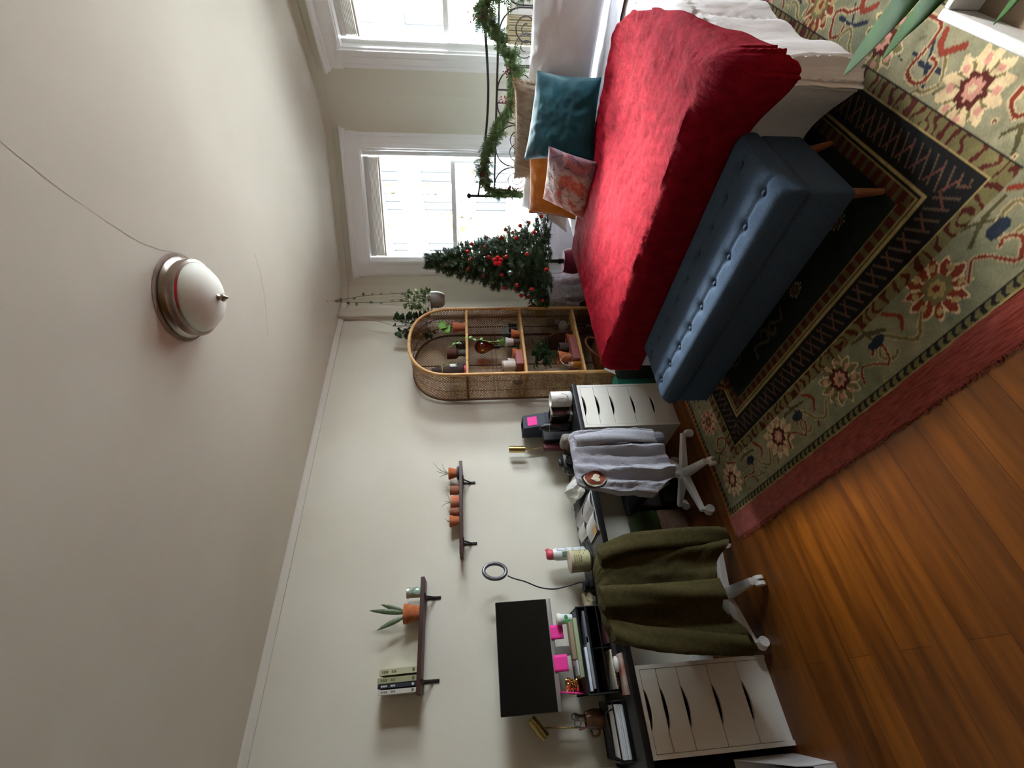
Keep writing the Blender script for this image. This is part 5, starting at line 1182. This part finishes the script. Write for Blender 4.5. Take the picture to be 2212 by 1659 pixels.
# ------------------------------------------------------------------ hanging plants in the corner
T = thing('hanging_planter', 'grey brown ceramic hanging pot with a variegated trailing plant on white cords', 'hanging plant', (.362, 3.12, 1.70))
hp = Vector((.375, 3.115, 1.708))
b = B(); b.lathe([(.045, 0), (.066, .015), (.078, .06), (.076, .125), (.070, .125), (.07, .08)], hp, 32); obj('pot', b, mat('taupe_glaze', '#6a625c', .4, col2='#8a8580', nscale=5), T)
b = B(); hook = Vector((.362, 3.12, 2.70))
for a in (0, 2.1, 4.2): b.tube([hp+Vector((.072*math.cos(a), .072*math.sin(a), .12)), hook], .0018, 5)
b.tube([hook, hook+Vector((0, 0, .045))], .002, 5); b.lathe([(.012, 0), (.004, .006)], (.362, 3.12, 2.766), 10); b.tube([hook+Vector((0, .012*math.cos(t), .012*math.sin(t))) for t in [i*pi/6 for i in range(12)]], .002, 5, True); obj('cord', b, mat('cream_cord', '#b8ab96', .8), T)
b = B(); R = random.Random(12)
vines = [catmull([hp+Vector((.03, -.02, .12)), hp+Vector((.06, .02, .30)), hp+Vector((.03, .05, .50)), hp+Vector((.02, .04, .72)), hook+Vector((.01, .02, -.10)), hook+Vector((.01, 0, .0))], 10), catmull([hp+Vector((0, -.03, .12)), hp+Vector((.03, -.05, .35)), hp+Vector((.0, -.03, .6)), hook+Vector((0, -.012, -.12)), hook+Vector((0, -.01, 0))], 10)]
for vn in vines:
    b.tube(vn, .0022, 5)
    for i in range(3, len(vn)-1, 4): d = Vector((R.uniform(-.2, 1), R.uniform(-1, 1), R.uniform(-.4, .5))).normalized(); b.leaf(vn[i], vn[i]+d*R.uniform(.03, .045), .026, 0, .3, 5, .7, (1, -.3, .2))
obj('vines', b, mat('muted_leaf', '#4f5c3e', .5, col2='#6d7052', nscale=20), T, ('solid', .001))
b = B()
for k in range(120):
    a = R.uniform(0, 2*pi); z = R.uniform(0, 1)**.8; rr = .075*(1-z*.45); q = hp+Vector((rr*math.cos(a), rr*math.sin(a), .11+z*.26)); d = Vector((math.cos(a), math.sin(a), R.uniform(-.3, .8))).normalized(); b.leaf(q, q+d*R.uniform(.035, .06), .026, 0, .35, 5, .7, (1, -.3, .3))
    if k % 3 == 0: b.tube([hp+Vector((0, 0, .1)), q], .0012, 4)
obj('foliage', b, vargreen, T, ('solid', .001))
T = thing('hanging_planter', 'white hanging pot with dark glossy leaves behind the arched wicker shelf top', 'hanging plant', (.14, 3.02, 1.83))
hq = Vector((.16, 3.0, 1.84))
b = B(); b.lathe([(.05, 0), (.066, .02), (.07, .11), (.064, .11), (.06, .07)], hq+Vector((0, 0, .04)), 28); obj('pot', b, mat('pale_pot', '#b9b6b4', .5), T)
b = B(); hk = Vector((.10, 3.2, 2.72))
for a in (0, 2.1, 4.2): b.tube([hq+Vector((.065*math.cos(a), .065*math.sin(a), .15)), lerp(hq, hk, .5)+Vector((.01*math.cos(a), .01*math.sin(a), .06)), hk], .0028, 5)
b.tube([hk, hk+Vector((0, 0, .052))], .002, 5); obj('cord', b, MATS['cream_cord'], T)
b = B()
for k in range(105):
    a = R.uniform(0, 2*pi); z = R.uniform(0, 1); q = hq+Vector((.085*math.cos(a)*(1-.3*z), -.01+.085*math.sin(a)*(1-.2*z), .0+z*.34)); d = Vector((math.cos(a)+.3, math.sin(a)-.2, R.uniform(-.8, .3))).normalized(); b.leaf(q, q+d*R.uniform(.05, .08), .034, .004, .3, 5, .7, (1, -.3, .3))
    if k % 3 == 0: b.tube([hq+Vector((0, 0, .12)), q], .0014, 4)
obj('foliage', b, dkgreen, T, ('solid', .001))

# ------------------------------------------------------------------ ceiling light
LX, LY = 1.755, 1.615
T = thing('ceiling_light', 'flush ceiling light with frosted glass bowl and tarnished nickel rim', 'ceiling light', (LX, LY, H-.16))
b = B(); b.lathe([(.195, 0), (.198, -.003), (.190, -.006), (.150, -.006)], (LX, LY, H), 48, caps=False); obj('paint_ring', b, mat('old_paint_ring', '#8e8076', .9, col2='#a89a8e', nscale=18), T)
b = B(); b.lathe([(.178, 0), (.182, -.012), (.176, -.022), (.168, -.028), (.166, -.045), (.172, -.056), (.170, -.066), (.158, -.070), (.150, -.06)], (LX, LY, H-.003), 56, caps=False); obj('rim', b, nickel, T)
b = B(); b.lathe([(.158, -.058), (.155, -.075), (.143, -.098), (.118, -.122), (.08, -.140), (.04, -.149), (.001, -.151)], (LX, LY, H), 56, caps=False); obj('glass_bowl', b, mat('frosted_glass', '#eef0e6', .55, col2='#e6e9de', nscale=3), T)
b = B(); b.lathe([(.004, 0), (.018, -.004), (.012, -.01), (.010, -.014), (.018, -.02), (.018, -.028), (.010, -.034), (.004, -.046), (.001, -.048)], (LX, LY, H-.149), 20, caps=False); obj('finial', b, nickel, T)
# hairline crack and patched spots on the ceiling
b = B()
def crack(pts, w):
    P = catmull([(x, y, H-.0008) for x, y in pts], 10)
    for i in range(len(P)-1):
        a, c = P[i]+Vector((.004*fbm(i*.3, 1), .004*fbm(i*.3, 5), 0)), P[i+1]+Vector((.004*fbm((i+1)*.3, 1), .004*fbm((i+1)*.3, 5), 0)); d = (c-a).normalized().cross(Vector((0, 0, 1)))*w; b.add([a-d, a+d, c+d, c-d], [(0, 1, 2, 3)])
crack([(1.90, 1.74), (2.06, 1.60), (2.25, 1.50), (2.43, 1.42), (2.62, 1.36), (2.83, 1.30)], .0011); crack([(1.05, 2.05), (1.25, 2.25), (1.45, 2.35)], .0015)
b.v = [(x, y, H-.0008) for x, y, z in b.v]
o = struct('trim_4', b, mat('crack_line', '#a39a8e', .9)); o['label'] = 'hairline crack in the ceiling plaster'

# ------------------------------------------------------------------ foreground plant stand at the right
T = thing('plant_tray', 'white rimmed tray table with a tan top at the right beside the rug', 'table', (3.2, .85, 0))
b = B(); b.box(2.975, .52, .40, 3.42, 1.075, .43)
for a_ in ((2.975, .52, 2.993, 1.075), (3.402, .52, 3.42, 1.075), (2.993, .52, 3.402, .538), (2.993, 1.057, 3.402, 1.075)): b.box(a_[0], a_[1], .43, a_[2], a_[3], .505, .004)
obj('tray_frame', b, mat('chalky_white', '#cfccc8', .6, bump=.2, bscale=40), T)
b = B(); b.box(2.993, .538, .43, 3.402, 1.057, .44); obj('tray_base', b, mat('tan_top', '#a08a76', .8, col2='#8f7a68', nscale=9), T)
for x in (3.0, 3.395):
    for y in (.545, 1.05): b = B(); b.box(x-.014, y-.014, 0, x+.014, y+.014, .40); obj('leg', b, MATS['chalky_white'], T)
def yucca(b, c):
    for tip, mid, w in (((2.913, .929, .75), [(2.96, .876, .78), (3.009, .821, .81), (3.051, .784, .828), (3.12, .785, .80)], .046), ((2.943, .918, .70), [(2.995, .86, .74), (3.043, .812, .765), (3.12, .80, .74)], .038), ((3.021, .83, .62), [(3.064, .785, .66), (3.13, .77, .68)], .02), ((3.10, .70, .62), [(3.13, .74, .76)], .016), ((3.30, .98, .80), [(3.26, .88, .88)], .03), ((3.42, .80, .72), [(3.33, .79, .86)], .03), ((3.15, 1.02, .86), [(3.18, .9, .88)], .03), ((3.33, .62, .75), [(3.27, .7, .86)], .03)):
        mid = [Vector(q) for q in reversed(mid)]
        P = catmull([c, lerp(c, mid[0], .6)+Vector((0, 0, .02))]+mid+[Vector(tip)], 8); n_ = len(P); vs = []; 
        for i, p in enumerate(P):
            t = i/(n_-1); tg = (P[min(i+1, n_-1)]-P[max(i-1, 0)]).normalized(); s_ = tg.cross(Vector((0, 0, 1))).normalized(); ww = w*.5*min(1, .35+t*2)*(1-t**5)+.0005; up_ = s_.cross(tg); vs += [p-s_*ww+up_*ww*.35, p, p+s_*ww+up_*ww*.35]
        b.add(vs, [(i*3+k, i*3+k+1, i*3+k+4, i*3+k+3) for i in range(n_-1) for k in (0, 1)], True)
potted(3.23, .80, .441, .085, .16, mat('white_planter', '#c9c6c0', .4), 'long bladed green plant in a pale pot on the white rimmed tray', yucca, mat('yucca_leaf', '#1f4a10', .55, col2='#3a6a14', nscale=6, spec=.25), rim=False)

# ------------------------------------------------------------------ light, world, camera
w = bpy.data.worlds.new('sky'); S.world = w; w.use_nodes = True; n = w.node_tree.nodes; l = w.node_tree.links; bg = n['Background']
tc = n.new('ShaderNodeTexCoord'); sp = n.new('ShaderNodeSeparateXYZ'); l.new(tc.outputs['Generated'], sp.inputs[0]); rp = n.new('ShaderNodeValToRGB')
rp.color_ramp.elements[0].position = 0; rp.color_ramp.elements[0].color = (.62, .66, .70, 1); rp.color_ramp.elements[1].position = .6; rp.color_ramp.elements[1].color = (.86, .93, 1.0, 1)
l.new(sp.outputs['Z'], rp.inputs[0]); l.new(rp.outputs[0], bg.inputs['Color']); bg.inputs['Strength'].default_value = 14.8
def portal(Wd):
    A, e, nn, L, s0, s1 = Wd; c = A+e*((s0+s1)/2)+nn*.24; d = bpy.data.lights.new('window_portal', 'AREA'); d.shape = 'RECTANGLE'; d.size = s1-s0; d.size_y = OZ1-OZ0; d.cycles.is_portal = True
    o = bpy.data.objects.new('window_portal', d); o.location = (c.x, c.y, (OZ0+OZ1)/2); o.rotation_euler = (-nn).to_track_quat('-Z', 'Y').to_euler(); COL.objects.link(o)
for q in (W1, W2, W3): portal(q)
sd = bpy.data.lights.new('hazy_sun', 'SUN'); sd.energy = 6.4; sd.angle = math.radians(11); sd.color = (1, .97, .93)
so = bpy.data.objects.new('hazy_sun', sd); so.location = (3, 12, 7); so.rotation_euler = Vector((-.195, -.828, -.525)).to_track_quat('-Z', 'Y').to_euler(); COL.objects.link(so)
cd = bpy.data.cameras.new('camera'); cam = bpy.data.objects.new('camera', cd); COL.objects.link(cam); S.camera = cam
f_px = 944.279; yaw, pitch, roll = (math.radians(a) for a in (-53.1474942, -5.30845778, -1.5402876))
cy_, sy_, cp_, sp_, cr_, sr_ = math.cos(yaw), math.sin(yaw), math.cos(pitch), math.sin(pitch), math.cos(roll), math.sin(roll)
fwd = Vector((sy_*cp_, cy_*cp_, sp_)); rt = Vector((cy_, -sy_, 0)); up = rt.cross(fwd); r0 = rt*cr_+up*sr_; r1 = rt*sr_-up*cr_
Mx = Matrix(((r1.x, r0.x, -fwd.x, 3.19), (r1.y, r0.y, -fwd.y, 0), (r1.z, r0.z, -fwd.z, 1.48), (0, 0, 0, 1)))   # the phone was held on its side
cam.matrix_world = Mx; cd.sensor_width = 36; cd.sensor_fit = 'HORIZONTAL'; cd.lens = f_px*36/2212; cd.clip_start = .02
for o in bpy.data.objects:
    if '_w' in o: del o['_w']
vs_ = S.view_settings; vs_.view_transform = 'Standard'; vs_.look = 'None'; vs_.gamma = 1; vs_.use_curve_mapping = False; vs_.exposure = 2.2
try:
    S.cycles.use_denoising = True; S.cycles.max_bounces = 10; S.cycles.diffuse_bounces = 6; S.cycles.transparent_max_bounces = 24; S.cycles.caustics_reflective = False; S.cycles.caustics_refractive = False; S.cycles.sample_clamp_indirect = 8
except Exception: pass
